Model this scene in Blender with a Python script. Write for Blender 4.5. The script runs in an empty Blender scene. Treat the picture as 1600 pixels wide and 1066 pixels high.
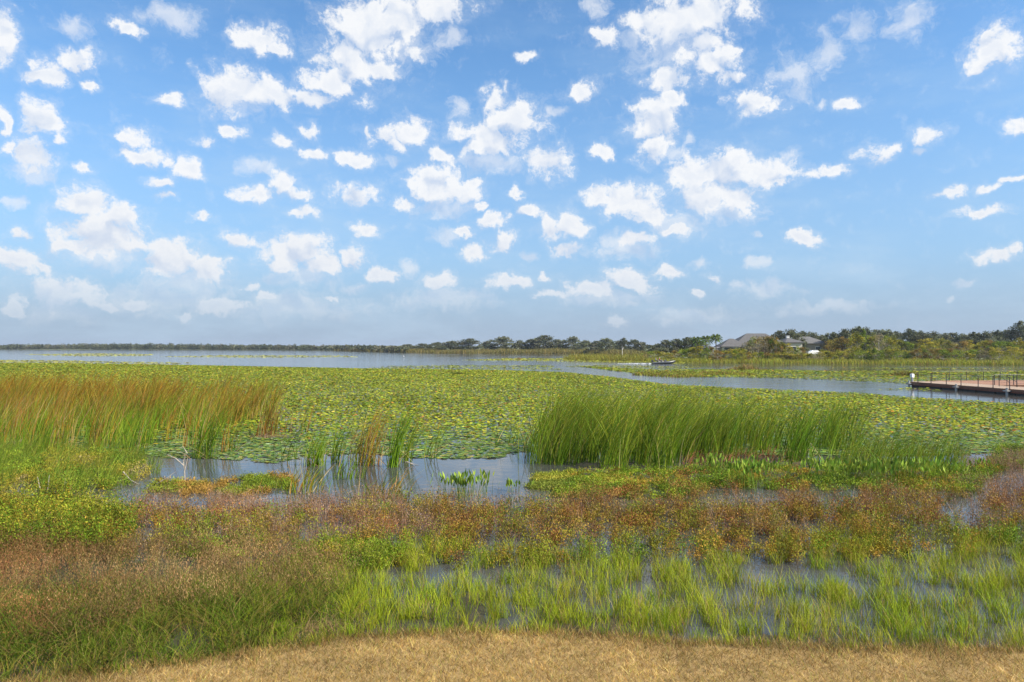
import bpy, bmesh, math, random
import numpy as np
from mathutils import Vector, Matrix, Euler
random.seed(7)
RNG = np.random.default_rng(11)
C = bpy.context.scene.collection
SC = bpy.context.scene
R = math.radians
H, F, HOR = 4.4, 1100.0, 541.0        # eye height, focal length in px of a 1600 px wide frame, horizon row

# ------------------------------------------------------------------ camera
cam_d = bpy.data.cameras.new('camera')
cam = bpy.data.objects.new('camera', cam_d); C.objects.link(cam)
cam.location = (0, 0, H)
cam.rotation_euler = (math.pi/2 + math.atan((HOR-533)/F), 0, 0)
cam_d.sensor_width = 36; cam_d.lens = 36*F/1600
cam_d.clip_start = 0.1; cam_d.clip_end = 20000
SC.camera = cam

# ------------------------------------------------------------------ world: sky and clouds
SUN_AZ, SUN_EL = 112.0, 40.0          # clockwise from the view direction (+Y), height
SC.view_settings.view_transform = 'Standard'; SC.view_settings.look = 'None'
SC.view_settings.gamma = 1.0; SC.view_settings.exposure = 0.8
CLOUDS = [  # direction of each cloud puff as (column, row, half width, half height, strength)
(5,50,20,42,1),(70,112,28,18,1),(118,95,34,22,1),(135,134,16,10,1),(112,38,34,16,.75),(194,44,15,10,.95),(270,28,50,22,.6),
(62,190,30,28,1),(85,222,14,12,.8),(45,245,38,28,1),(12,235,12,25,.8),(0,195,10,18,.9),(258,158,26,12,.9),
(375,135,48,26,1.1),(350,150,34,22,1.1),(430,150,50,18,1.1),(490,155,34,16,1.05),(515,130,34,22,1.05),(545,95,44,42,1.1),(575,50,54,44,1.1),
(620,30,50,30,1.05),(600,105,32,15,.9),(690,15,44,24,1),(705,60,24,18,.75),(400,65,44,22,.9),(430,82,28,14,.9),(645,80,20,16,.8),
(320,217,22,9,.85),(365,203,20,12,.8),(205,215,24,11,.9),(220,238,40,13,1),(260,248,16,9,.9),(294,262,21,18,1),(136,264,14,10,.85),
(245,282,26,10,.85),(258,306,18,8,.8),(435,220,18,11,.85),(480,208,20,12,.95),(485,245,24,12,.95),(555,250,28,13,.9),(608,252,14,8,.6),
(400,260,30,12,.65),(400,303,24,13,.95),(440,290,26,18,.95),(470,306,22,11,.85),(475,332,24,9,.85),(310,336,14,7,.8),
(130,318,38,22,1),(160,365,60,34,1.1),(190,345,34,24,1.1),(120,380,45,20,.9),(32,365,18,13,.8),(22,314,22,9,.55),
(370,372,28,12,.9),(265,405,48,30,1.1),(320,425,42,22,1.05),(30,410,36,20,1),(70,420,20,10,.8),
(575,205,14,14,.85),(600,212,35,17,.85),(645,212,34,22,.9),(620,228,26,11,.8),(715,170,20,15,.75),
(770,215,52,23,1.05),(805,190,34,27,1.1),(775,160,22,22,.95),(740,232,36,13,.9),
(690,245,18,14,.9),(680,290,36,30,1.1),(715,300,32,20,1),(740,282,16,12,.8),(630,320,26,13,.8),(745,320,12,9,.8),
(555,305,38,18,.85),(578,355,28,13,.8),(700,365,32,14,.75),(732,362,15,11,.85),(770,345,26,13,.9),(782,376,24,14,.9),(740,395,22,15,.8),
(465,395,48,26,1.1),(440,420,30,17,.9),(500,410,34,20,1),(548,400,26,19,.95),(598,430,26,14,.95),(395,446,14,10,.85),(420,467,22,9,.85),
(560,450,18,10,.75),(640,415,18,13,.75),(685,440,30,14,.9),(735,465,24,13,.75),(790,440,28,11,.85),(340,482,46,15,1),(90,465,64,25,1.1),
(160,480,20,11,.9),(215,473,28,15,.9),(515,462,14,6,.8),(285,496,20,7,.8),(20,485,18,13,.9),
(818,92,18,7,.85),(905,145,26,16,.95),(945,62,24,16,1),(1010,30,32,18,1.05),(1060,40,62,38,1.1),(1110,20,60,26,1.05),(1100,70,32,22,1),
(985,60,26,16,.75),(1010,95,28,12,.75),(930,10,26,16,.65),(1045,122,34,19,1),(1120,100,34,28,1),(1145,120,24,13,.85),
(1050,155,22,13,1),(1025,190,36,34,1.1),(1022,230,28,24,.95),(1060,240,26,13,.75),(1080,215,10,13,.75),(857,255,32,22,1),(940,235,16,14,.9),
(870,172,20,7,.6),(1180,157,38,22,1),(1245,118,42,34,.78),(1298,80,32,32,.75),(1345,35,34,22,.7),(1430,25,40,30,.75),(1325,167,24,10,.9),(1280,160,15,6,.7),
(1560,75,42,34,1.1),(1555,50,20,15,1),(1540,100,24,11,.9),(1445,215,25,14,.9),(1438,238,16,8,.75),(1590,205,20,13,.95),
(1080,275,38,25,1.1),(1130,270,52,28,1.1),(1190,268,48,18,1.05),(1100,310,42,30,1.1),(1150,310,36,28,1.05),(1220,275,22,9,.9),
(1235,243,22,11,.7),(1300,265,42,12,.8),(1372,248,36,16,.85),(940,305,24,15,1),(985,315,46,22,1.05),(1015,335,32,22,.95),(1050,350,22,12,.6),
(960,375,32,16,.7),(1000,372,38,13,.8),(1050,362,26,9,.85),(822,330,22,11,.95),(808,305,8,14,.8),(860,355,28,19,.95),(890,350,19,22,1),
(888,390,24,14,.9),(830,398,12,8,.75),(1263,373,17,12,.95),(1185,410,14,11,.7),(1045,422,28,10,.85),(1095,410,18,9,.7),(1115,435,12,12,.8),
(1175,368,9,6,.7),(812,442,18,11,.85),(852,434,8,8,.85),(980,443,36,17,1.05),(930,452,42,13,1.05),(865,458,30,8,.85),(1150,445,16,9,.75),
(1092,457,9,7,.8),(980,475,26,6,.7),(965,502,20,9,.8),(1045,503,20,8,.7),(1120,490,26,8,.7),(1040,488,11,7,.7),(1225,490,24,8,.65),
(1480,300,28,10,.8),(1540,290,32,9,.8),(1575,280,30,7,.8),(1535,332,36,9,.85),(1560,403,28,13,.9),(1515,440,26,7,.75),(1590,395,14,9,.8),(1490,465,11,5,.7),
]
def build_world():
    w = bpy.data.worlds.new("World"); SC.world = w; w.use_nodes = True
    nt = w.node_tree; N = nt.nodes; L = nt.links; N.clear()
    def val(x, inp):
        if isinstance(x, (int, float)): inp.default_value = x
        elif isinstance(x, tuple): inp.default_value = x
        else: L.new(x, inp)
    def M(op, a, b=0.0, c=0.0, clamp=False):
        n = N.new('ShaderNodeMath'); n.operation = op; n.use_clamp = clamp
        val(a, n.inputs[0]); val(b, n.inputs[1]); val(c, n.inputs[2]); return n.outputs[0]
    def V(op, a, b=(0., 0., 0.), c=(0., 0., 0.)):
        n = N.new('ShaderNodeVectorMath'); n.operation = op
        val(a, n.inputs[0]); val(b, n.inputs[1])
        if op == 'MULTIPLY_ADD': val(c, n.inputs[2])
        return n.outputs['Value'] if op in ('LENGTH', 'DOT_PRODUCT') else n.outputs['Vector']
    def noise(vec, scale, detail, rough, dist=0.0):
        n = N.new('ShaderNodeTexNoise'); L.new(vec, n.inputs['Vector'])
        n.inputs['Scale'].default_value = scale; n.inputs['Detail'].default_value = detail
        n.inputs['Roughness'].default_value = rough; n.inputs['Distortion'].default_value = dist
        return n
    def mr(x, a, b, c, d, smooth=True):
        n = N.new('ShaderNodeMapRange'); n.interpolation_type = 'SMOOTHSTEP' if smooth else 'LINEAR'
        val(x, n.inputs[0]); n.inputs[1].default_value = a; n.inputs[2].default_value = b
        n.inputs[3].default_value = c; n.inputs[4].default_value = d; return n.outputs[0]
    def mix(fac, a, b, mode='MIX'):
        n = N.new('ShaderNodeMix'); n.data_type = 'RGBA'; n.blend_type = mode
        val(fac, n.inputs[0]); val(a, n.inputs[6]); val(b, n.inputs[7]); return n.outputs[2]
    sky = N.new('ShaderNodeTexSky'); sky.sky_type = 'NISHITA'; sky.sun_disc = False
    sky.sun_elevation = R(SUN_EL); sky.sun_rotation = R(SUN_AZ)
    sky.altitude = 20; sky.air_density = 1.0; sky.dust_density = 0.6; sky.ozone_density = 2.0
    tc = N.new('ShaderNodeTexCoord'); D = tc.outputs['Generated']
    s = N.new('ShaderNodeSeparateXYZ'); L.new(D, s.inputs[0])
    az = M('ARCTAN2', s.outputs[0], s.outputs[1])
    hyp = M('SQRT', M('ADD', M('MULTIPLY', s.outputs[0], s.outputs[0]), M('MULTIPLY', s.outputs[1], s.outputs[1])))
    el = M('ARCTAN2', s.outputs[2], hyp)
    cx = N.new('ShaderNodeCombineXYZ'); L.new(az, cx.inputs[0]); L.new(el, cx.inputs[1]); P0 = cx.outputs[0]
    # ragged outlines: the direction is disturbed by two sizes of noise
    n1 = noise(P0, 22, 2, .5); n2 = noise(P0, 75, 3, .6)
    P1 = V('MULTIPLY_ADD', V('SUBTRACT', n1.outputs['Color'], (.5, .5, .5)), (.045, .03, 0.), P0)
    P = V('MULTIPLY_ADD', V('SUBTRACT', n2.outputs['Color'], (.5, .5, .5)), (.016, .014, 0.), P1)
    PU = V('ADD', P, (.003, .013, 0.)); f = fu = None
    ft = None
    THIN = [(45,270,50,20),(150,395,75,26),(300,440,75,22),(470,432,65,20),(690,322,55,20),(1050,352,50,20),(980,388,65,18),(250,468,150,30),(450,482,140,22),(690,468,90,20),(950,468,90,12),(1130,335,65,18),(770,250,60,20),(1060,70,80,40),(600,60,90,45),(380,150,60,30),(1090,490,70,14),(1300,480,90,12),(90,490,90,18),(1200,450,60,12)]
    for (px, py, rx, ry, st) in [c for c in CLOUDS if c[4] < .8]+[t+(.95,) for t in THIN]:
        X = (px-800)/F; Z = (HOR-py)/F; q = math.sqrt(1+X*X); a, e = math.atan(X), math.atan(Z/q)
        sx, sy = 1.2*rx/F/(1+X*X), 1.2*ry/F/q
        l = V('LENGTH', V('MULTIPLY_ADD', P, (1/sx, 1/sy, 0.), (-a/sx, -e/sy, 0.)))
        ft = M('MAXIMUM', M('SUBTRACT', max(st, .9), l), -.5 if ft is None else ft)
    for (px, py, rx, ry, st) in [c for c in CLOUDS if c[4] >= .8]:
        X = (px-800)/F; Z = (HOR-py)/F; q = math.sqrt(1+X*X)
        a, e = math.atan(X), math.atan(Z/q)
        sx, sy = 1.16*rx/F/(1+X*X), 1.16*ry/F/q
        l = V('LENGTH', V('MULTIPLY_ADD', P, (1/sx, 1/sy, 0.), (-a/sx, -e/sy, 0.)))
        g = M('SUBTRACT', st, l)
        f = M('MAXIMUM', g, -0.60 if f is None else f)
        l2 = V('LENGTH', V('MULTIPLY_ADD', PU, (1/sx, 1/sy, 0.), (-a/sx, -e/sy, 0.)))
        fu = M('MAXIMUM', M('SUBTRACT', st, l2), -0.60 if fu is None else fu)
    side = M('SUBTRACT', f, fu)
    # outside the photographed part of the sky the clouds come from noise alone
    off = mr(M('ABSOLUTE', az), .68, .80, 0, 1); off = M('MAXIMUM', off, mr(el, .48, .60, 0, 1))
    wide = noise(V('MULTIPLY', P, (1., 1.6, 1.)), 6.5, 5, .55)
    f = M('MAXIMUM', f, M('SUBTRACT', M('MULTIPLY', M('MULTIPLY', M('SUBTRACT', wide.outputs[0], .53), 6.0), off), M('MULTIPLY', M('SUBTRACT', 1., off), 2.0)))
    na = noise(P, 44, 11, .70)
    nb = noise(V('ADD', P, (.003, .005, 0.)), 44, 8, .70)
    la = noise(P, 30, 1, .5); lb = noise(V('ADD', P, (.004, .014, 0.)), 30, 1, .5)
    den = M('ADD', M('MULTIPLY', f, 1.35), M('MULTIPLY', M('SUBTRACT', na.outputs[0], .5), 2.9))
    nc = noise(P0, 170, 6, .66); den = M('ADD', den, M('MULTIPLY', M('SUBTRACT', nc.outputs[0], .5), 1.3))
    edge = M('MULTIPLY', M('SUBTRACT', la.outputs[0], lb.outputs[0]), 1.6)
    den = M('ADD', den, M('MULTIPLY', side, .25))
    alpha = mr(M('ADD', den, edge), -.20, .82, 0, 1)
    relief = M('ADD', M('MULTIPLY', M('SUBTRACT', na.outputs[0], nb.outputs[0]), .9), M('MULTIPLY', M('SUBTRACT', la.outputs[0], lb.outputs[0]), 2.4))
    lit = M('ADD', M('MULTIPLY_ADD', side, .60, .78), relief, clamp=True)
    lit = M('SUBTRACT', lit, mr(den, .5, 1.6, 0, .25), clamp=True)
    alpha = M('MAXIMUM', alpha, mr(M('ADD', den, edge), -.8, .5, 0, .22))
    thin = mr(M('ADD', M('MULTIPLY', ft, 1.1), M('MULTIPLY', M('SUBTRACT', na.outputs[0], .5), 2.6)), -.2, .9, 0, .62)
    alpha = M('MAXIMUM', alpha, thin)
    low = mr(el, .0, .26, 1, 0)                       # thickness of air in front of low clouds
    shade = mix(lit, (2.6, 3.15, 4.1, 1), (4.6, 4.66, 4.75, 1))
    shade = mix(M('MULTIPLY', low, .4), shade, (3.1, 3.3, 3.7, 1))
    veil = noise(V('MULTIPLY', P0, (1., 3., 1.)), 5, 6, .6)
    veil_a = M('MULTIPLY', mr(veil.outputs[0], .42, .72, 0, .30), mr(el, 0., .5, 1.25, .35))
    base = mix(1.0, sky.outputs[0], SKY_TINT, 'MULTIPLY')
    base = mix(mr(el, -.05, .44, HZ[0], 0), base, HZ[1])
    base = mix(mr(el, -.03, .13, .9, 0), base, HZ[2])
    base = mix(veil_a, base, (2.7, 3.5, 4.3, 1))
    col = mix(M('MULTIPLY', alpha, mr(el, -.0, .12, .25, .97)), base, shade)
    bg = N.new('ShaderNodeBackground'); L.new(col, bg.inputs[0]); bg.inputs[1].default_value = .12
    out = N.new('ShaderNodeOutputWorld'); L.new(bg.outputs[0], out.inputs[0])
    w.cycles.sampling_method = 'MANUAL'; w.cycles.sample_map_resolution = 512
SKY_TINT = (.60, .84, .98, 1)
HZ = (.88, (1.68, 2.38, 3.5, 1), (1.90, 2.33, 2.95, 1))
build_world()
sun_d = bpy.data.lights.new('sun', 'SUN'); sun_d.energy = 5.0; sun_d.angle = R(.6); sun_d.color = (1, .93, .82)
sun = bpy.data.objects.new('sun', sun_d); C.objects.link(sun)
_a, _e = R(SUN_AZ), R(SUN_EL)
sdir = Vector((math.sin(_a)*math.cos(_e), math.cos(_a)*math.cos(_e), math.sin(_e)))
sun.rotation_euler = sdir.to_track_quat('Z', 'Y').to_euler()

# ------------------------------------------------------------------ helpers
def dist(py, z=0.0): return (H-z)*F/(py-HOR)
def G(px, py): d = dist(py); return ((px-800)/F*d, d)
def at(px, d): return ((px-800)/F*d, d)
def top_h(py, d): return H + (HOR-py)/F*d
def pxof(x, y): return 800 + F*x/np.maximum(y, .1)
def pyof(y): return HOR + H*F/np.maximum(y, .1)
def tag(o, label=None, cat=None, group=None, kind=None):
    if label: o['label'] = label
    if cat: o['category'] = cat
    if group: o['group'] = group
    if kind: o['kind'] = kind
    return o
def empty(name, loc, rz=0.0):
    o = bpy.data.objects.new(name, None); C.objects.link(o)
    o.location = loc; o.rotation_euler = (0, 0, rz); o.empty_display_size = .3; return o
def link(name, me, mat=None, parent=None, loc=None):
    o = bpy.data.objects.new(name, me); C.objects.link(o)
    if mat: me.materials.append(mat)
    if parent: o.parent = parent
    if loc: o.location = loc
    return o
_h = {}
def vnoise(x, y, scale, seed=0):
    if seed not in _h: _h[seed] = np.random.default_rng(seed+900).random((256, 256))
    T = _h[seed]; u = np.asarray(x, float)/scale+1000; v = np.asarray(y, float)/scale+1000
    i = np.floor(u).astype(int); j = np.floor(v).astype(int); fu = u-i; fv = v-j
    fu = fu*fu*(3-2*fu); fv = fv*fv*(3-2*fv); g = lambda a, b: T[a % 256, b % 256]
    return (g(i, j)*(1-fu)+g(i+1, j)*fu)*(1-fv)+(g(i, j+1)*(1-fu)+g(i+1, j+1)*fu)*fv
def fnoise(x, y, scale, seed=0):
    return .55*vnoise(x, y, scale, seed)+.3*vnoise(x, y, scale/2.1, seed+1)+.15*vnoise(x, y, scale/4.3, seed+2)
def inpoly(x, y, poly):
    ins = np.zeros(len(x), bool); n = len(poly)
    for k in range(n):
        x1, y1 = poly[k]; x2, y2 = poly[(k+1) % n]
        if y1 == y2: continue
        c = ((y1 > y) != (y2 > y)) & (x < (x2-x1)*(y-y1)/(y2-y1)+x1)
        ins ^= c
    return ins
def zone(poly_px, density, maxn=400000, screen=False):
    """random points on the ground inside an outline given by image columns and rows of its ground points"""
    poly = [G(a, b) for a, b in poly_px]
    xs = [p[0] for p in poly]; ys = [p[1] for p in poly]
    n = int(min(maxn, density*(max(xs)-min(xs))*(max(ys)-min(ys))))
    x = RNG.uniform(min(xs), max(xs), n); y = RNG.uniform(min(ys), max(ys), n)
    # straight outline between image points is straight on the ground too
    k = inpoly(x, y, poly)
    return x[k], y[k]
class MB:
    """collects quads and triangles with a colour per corner point, then links ONE mesh"""
    def __init__(s): s.v = []; s.f = []; s.c = []; s.n = 0
    def add(s, v, f, c):
        v = np.asarray(v, np.float32).reshape(-1, 3); s.v.append(v)
        c = np.asarray(c, np.float32).reshape(-1, 3) if np.ndim(c) > 1 else np.tile(np.asarray(c, np.float32), (len(v), 1))
        s.c.append(c); s.f.append((np.asarray(f, np.int64)+s.n)); s.n += len(v)
    def mesh(s, name, smooth=False):
        me = bpy.data.meshes.new(name)
        if not s.v: return me
        V = np.concatenate(s.v); cc = np.concatenate(s.c)
        loops = np.concatenate([f.reshape(-1) for f in s.f])
        tot = np.concatenate([np.full(len(f), f.shape[1]) for f in s.f])
        start = np.concatenate([[0], np.cumsum(tot)[:-1]])
        me.vertices.add(len(V)); me.vertices.foreach_set('co', V.reshape(-1))
        me.loops.add(len(loops)); me.loops.foreach_set('vertex_index', loops.astype(np.int32))
        me.polygons.add(len(tot)); me.polygons.foreach_set('loop_start', start.astype(np.int32))
        me.update(calc_edges=True)
        a = me.color_attributes.new('tone', 'FLOAT_COLOR', 'POINT')
        a.data.foreach_set('color', np.concatenate([cc, np.ones((len(cc), 1), np.float32)], 1).reshape(-1))
        me.polygons.foreach_set('use_smooth', np.full(len(tot), smooth))
        me.update(); return me
    def build(s, name, mat, parent=None, smooth=False, loc=None):
        return link(name, s.mesh(name, smooth), mat, parent, loc)
def pal(n, cols, w=None, jit=.18):
    cols = np.asarray(cols, float); w = None if w is None else np.asarray(w, float)/np.sum(w)
    c = cols[RNG.choice(len(cols), n, p=w)]
    c = c*(1+RNG.normal(0, jit, (n, 1)))*(1+RNG.normal(0, jit*.35, (n, 3)))
    return np.clip(c, .003, .9)
def blades(mb, x, y, z, h, w, lean, lean_az, bend, cb, ct, K=4, power=2.0):
    n = len(x)
    if n == 0: return
    bc = lambda a: np.broadcast_to(np.asarray(a, float), (n,))
    h, w, lean, lean_az, bend = map(bc, (h, w, lean, lean_az, bend)); z = bc(z)
    t = np.linspace(0, 1, K+1)
    dx, dy = np.cos(lean_az), np.sin(lean_az)
    off = (lean[:, None]*t + bend[:, None]*t**power)*h[:, None]
    up = h[:, None]*(t - .35*np.clip(bend, 0, 2)[:, None]**2*t**(power+1)*.9)
    cxx = x[:, None]+dx[:, None]*off; cyy = y[:, None]+dy[:, None]*off; czz = z[:, None]+up
    ph = RNG.uniform(0, math.pi, n); ww = w[:, None]*.5*(1-t**2.2*.92)
    sx = np.cos(ph)[:, None]*ww; sy = np.sin(ph)[:, None]*ww*.6
    v = np.empty((n, K+1, 2, 3))
    v[:, :, 0, 0] = cxx-sx; v[:, :, 0, 1] = cyy-sy; v[:, :, 0, 2] = czz
    v[:, :, 1, 0] = cxx+sx; v[:, :, 1, 1] = cyy+sy; v[:, :, 1, 2] = czz
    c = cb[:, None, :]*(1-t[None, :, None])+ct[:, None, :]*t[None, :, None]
    c = np.repeat(c[:, :, None, :], 2, 2)
    b = (np.arange(n)*(K+1)*2)[:, None]+(np.arange(K)*2)[None, :]
    f = np.stack([b, b+1, b+3, b+2], -1).reshape(-1, 4)
    mb.add(v.reshape(-1, 3), f, c.reshape(-1, 3))
def rdir(n, up=0.0):
    v = RNG.normal(0, 1, (n, 3)); v[:, 2] += up; return v/np.linalg.norm(v, axis=1, keepdims=True)
def leaves(mb, p, l, w, d, c):
    n = len(p)
    if n == 0: return
    l = np.broadcast_to(np.asarray(l, float), (n,))[:, None]; w = np.broadcast_to(np.asarray(w, float), (n,))[:, None]
    s = np.cross(d, rdir(n)); s /= np.linalg.norm(s, axis=1, keepdims=True)+1e-9
    v = np.stack([p-d*l*.5, p-d*l*.05+s*w*.5, p+d*l*.5, p-d*l*.05-s*w*.5], 1)
    f = np.arange(4*n).reshape(n, 4)
    mb.add(v.reshape(-1, 3), f, np.repeat(c, 4, 0))
def pads(mb, x, y, z, r, tilt, taz, c, n=7, cup=.15):
    N = len(x); k = np.arange(n); ang = RNG.uniform(0, 6.28, N)[:, None]+.16+k[None, :]*(6.283-.32)/(n-1)
    rr = r[:, None]*(1+RNG.normal(0, .06, (N, n)))
    lx = np.cos(ang)*rr; ly = np.sin(ang)*rr; lz = rr*cup*RNG.uniform(-.5, 1.2, (N, 1))+RNG.normal(0, .05, (N, n))*r[:, None]
    slope = np.tan(tilt)[:, None]*(np.cos(taz)[:, None]*lx+np.sin(taz)[:, None]*ly)
    v = np.empty((N, n+1, 3)); v[:, 0, 0] = x; v[:, 0, 1] = y; v[:, 0, 2] = z
    v[:, 1:, 0] = x[:, None]+lx; v[:, 1:, 1] = y[:, None]+ly; v[:, 1:, 2] = np.maximum(z[:, None]+lz+slope, .006)
    b = (np.arange(N)*(n+1))[:, None]
    f = np.stack([np.repeat(b, n-1, 1), b+1+np.arange(n-1), b+2+np.arange(n-1)], -1).reshape(-1, 3)
    mb.add(v.reshape(-1, 3), f, np.repeat(c, n+1, 0))
def tube(mb, pts, radii, c, m=8, cap=True):
    pts = [Vector(p) for p in pts]; rings = []
    for i, p in enumerate(pts):
        d = (pts[min(i+1, len(pts)-1)]-pts[max(i-1, 0)]).normalized()
        a = d.cross(Vector((0, 0, 1)) if abs(d.z) < .95 else Vector((1, 0, 0))).normalized(); b = d.cross(a)
        rings.append([p+(a*math.cos(2*math.pi*k/m)+b*math.sin(2*math.pi*k/m))*radii[i] for k in range(m)])
    v = [q for r_ in rings for q in r_]
    f = [(i*m+k, i*m+(k+1) % m, (i+1)*m+(k+1) % m, (i+1)*m+k) for i in range(len(pts)-1) for k in range(m)]
    mb.add([tuple(q) for q in v], f, c)
    if cap:
        for r_ in (rings[0], rings[-1]):
            cc = sum(r_, Vector())/m
            mb.add([tuple(cc)]+[tuple(q) for q in r_], [(0, 1+k, 1+(k+1) % m) for k in range(m)], c)
def box(mb, c, s, col, rz=0.0, taper=1.0, bev=0.0):
    """box with an optional chamfer all round its top edge"""
    hx, hy, hz = s[0]/2, s[1]/2, s[2]/2; cr, sr = math.cos(rz), math.sin(rz)
    lv = [(-hx, -hy, -hz), (hx, -hy, -hz), (hx, hy, -hz), (-hx, hy, -hz)]
    lv += [(-hx, -hy, hz-bev), (hx, -hy, hz-bev), (hx, hy, hz-bev), (-hx, hy, hz-bev)]
    tx, ty = (hx-bev)*taper, (hy-bev)*taper
    lv += [(-tx, -ty, hz), (tx, -ty, hz), (tx, ty, hz), (-tx, ty, hz)]
    v = [(c[0]+a*cr-b*sr, c[1]+a*sr+b*cr, c[2]+d) for a, b, d in lv]
    if bev <= 0 and taper == 1.0:
        mb.add(v[:8], [(0, 3, 2, 1), (4, 5, 6, 7), (0, 1, 5, 4), (1, 2, 6, 5), (2, 3, 7, 6), (3, 0, 4, 7)], col)
    else:
        f = [(0, 3, 2, 1), (8, 9, 10, 11)]
        for o in (0, 4): f += [(o+k, o+(k+1) % 4, o+4+(k+1) % 4, o+4+k) for k in range(4)]
        mb.add(v, f, col)

# ------------------------------------------------------------------ materials (all node based)
def nmat(name):
    m = bpy.data.materials.new(name); m.use_nodes = True; nt = m.node_tree; nt.nodes.clear(); return m, nt
def foliage(name, transl=.35, rough=.55, var=.25, nscale=3.0, spec=.05):
    m, nt = nmat(name); N, L = nt.nodes, nt.links
    a = N.new('ShaderNodeAttribute'); a.attribute_name = 'tone'
    oi = N.new('ShaderNodeObjectInfo')
    geo = N.new('ShaderNodeNewGeometry')
    nz = N.new('ShaderNodeTexNoise'); nz.inputs['Scale'].default_value = nscale; nz.inputs['Detail'].default_value = 4
    L.new(geo.outputs['Position'], nz.inputs['Vector'])
    mr = N.new('ShaderNodeMapRange'); mr.inputs[1].default_value = .3; mr.inputs[2].default_value = .7
    mr.inputs[3].default_value = 1-var; mr.inputs[4].default_value = 1+var; L.new(nz.outputs[0], mr.inputs[0])
    m2 = N.new('ShaderNodeMapRange'); m2.inputs[3].default_value = .82; m2.inputs[4].default_value = 1.15; L.new(oi.outputs['Random'], m2.inputs[0])
    mu = N.new('ShaderNodeMath'); mu.operation = 'MULTIPLY'; L.new(mr.outputs[0], mu.inputs[0]); L.new(m2.outputs[0], mu.inputs[1])
    vm = N.new('ShaderNodeVectorMath'); vm.operation = 'SCALE'; L.new(a.outputs['Color'], vm.inputs[0]); L.new(mu.outputs[0], vm.inputs['Scale'])
    p = N.new('ShaderNodeBsdfPrincipled'); p.inputs['Roughness'].default_value = rough; p.inputs['Specular IOR Level'].default_value = spec
    L.new(vm.outputs[0], p.inputs['Base Color'])
    t = N.new('ShaderNodeBsdfTranslucent'); L.new(vm.outputs[0], t.inputs[0])
    mx = N.new('ShaderNodeMixShader'); mx.inputs[0].default_value = transl
    L.new(p.outputs[0], mx.inputs[1]); L.new(t.outputs[0], mx.inputs[2])
    o = N.new('ShaderNodeOutputMaterial'); L.new(mx.outputs[0], o.inputs[0]); return m
def solid(name, col=None, rough=.6, metal=0.0, nscale=8, var=.15, bump=0.0, stretch=(1, 1, 1)):
    m, nt = nmat(name); N, L = nt.nodes, nt.links
    tc = N.new('ShaderNodeTexCoord'); mp = N.new('ShaderNodeMapping'); mp.inputs['Scale'].default_value = stretch
    L.new(tc.outputs['Object'], mp.inputs[0])
    nz = N.new('ShaderNodeTexNoise'); nz.inputs['Scale'].default_value = nscale; nz.inputs['Detail'].default_value = 5; L.new(mp.outputs[0], nz.inputs[0])
    mr = N.new('ShaderNodeMapRange'); mr.inputs[1].default_value = .3; mr.inputs[2].default_value = .7
    mr.inputs[3].default_value = 1-var; mr.inputs[4].default_value = 1+var; L.new(nz.outputs[0], mr.inputs[0])
    vm = N.new('ShaderNodeVectorMath'); vm.operation = 'SCALE'; L.new(mr.outputs[0], vm.inputs['Scale'])
    if col is None:
        a = N.new('ShaderNodeAttribute'); a.attribute_name = 'tone'; L.new(a.outputs['Color'], vm.inputs[0])
    else: vm.inputs[0].default_value = col[:3]
    p = N.new('ShaderNodeBsdfPrincipled'); p.inputs['Roughness'].default_value = rough; p.inputs['Metallic'].default_value = metal
    L.new(vm.outputs[0], p.inputs['Base Color'])
    if bump:
        b = N.new('ShaderNodeBump'); b.inputs['Strength'].default_value = bump; b.inputs['Distance'].default_value = .03
        L.new(nz.outputs[0], b.inputs['Height']); L.new(b.outputs[0], p.inputs['Normal'])
    o = N.new('ShaderNodeOutputMaterial'); L.new(p.outputs[0], o.inputs[0]); return m
MF = foliage('leaf_tissue', .20, .55, .25, 1.2)
MP = foliage('lily_leaf_tissue', .2, .6, .18, .35, .05)
MC = foliage('reed_tissue', .18, .5, .22, .8)
MG = foliage('grass_tissue', .24, .6, .22, 1.5)
MT = foliage('tree_leaf_tissue', .25, .6, .22, .12)
MB_PALE = solid('pale_bark', (.34, .29, .23), .9, nscale=5, var=.3, bump=.5)
MB_BARK = solid('bark', (.11, .085, .065), .9, nscale=6, var=.35, bump=.6)
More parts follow.
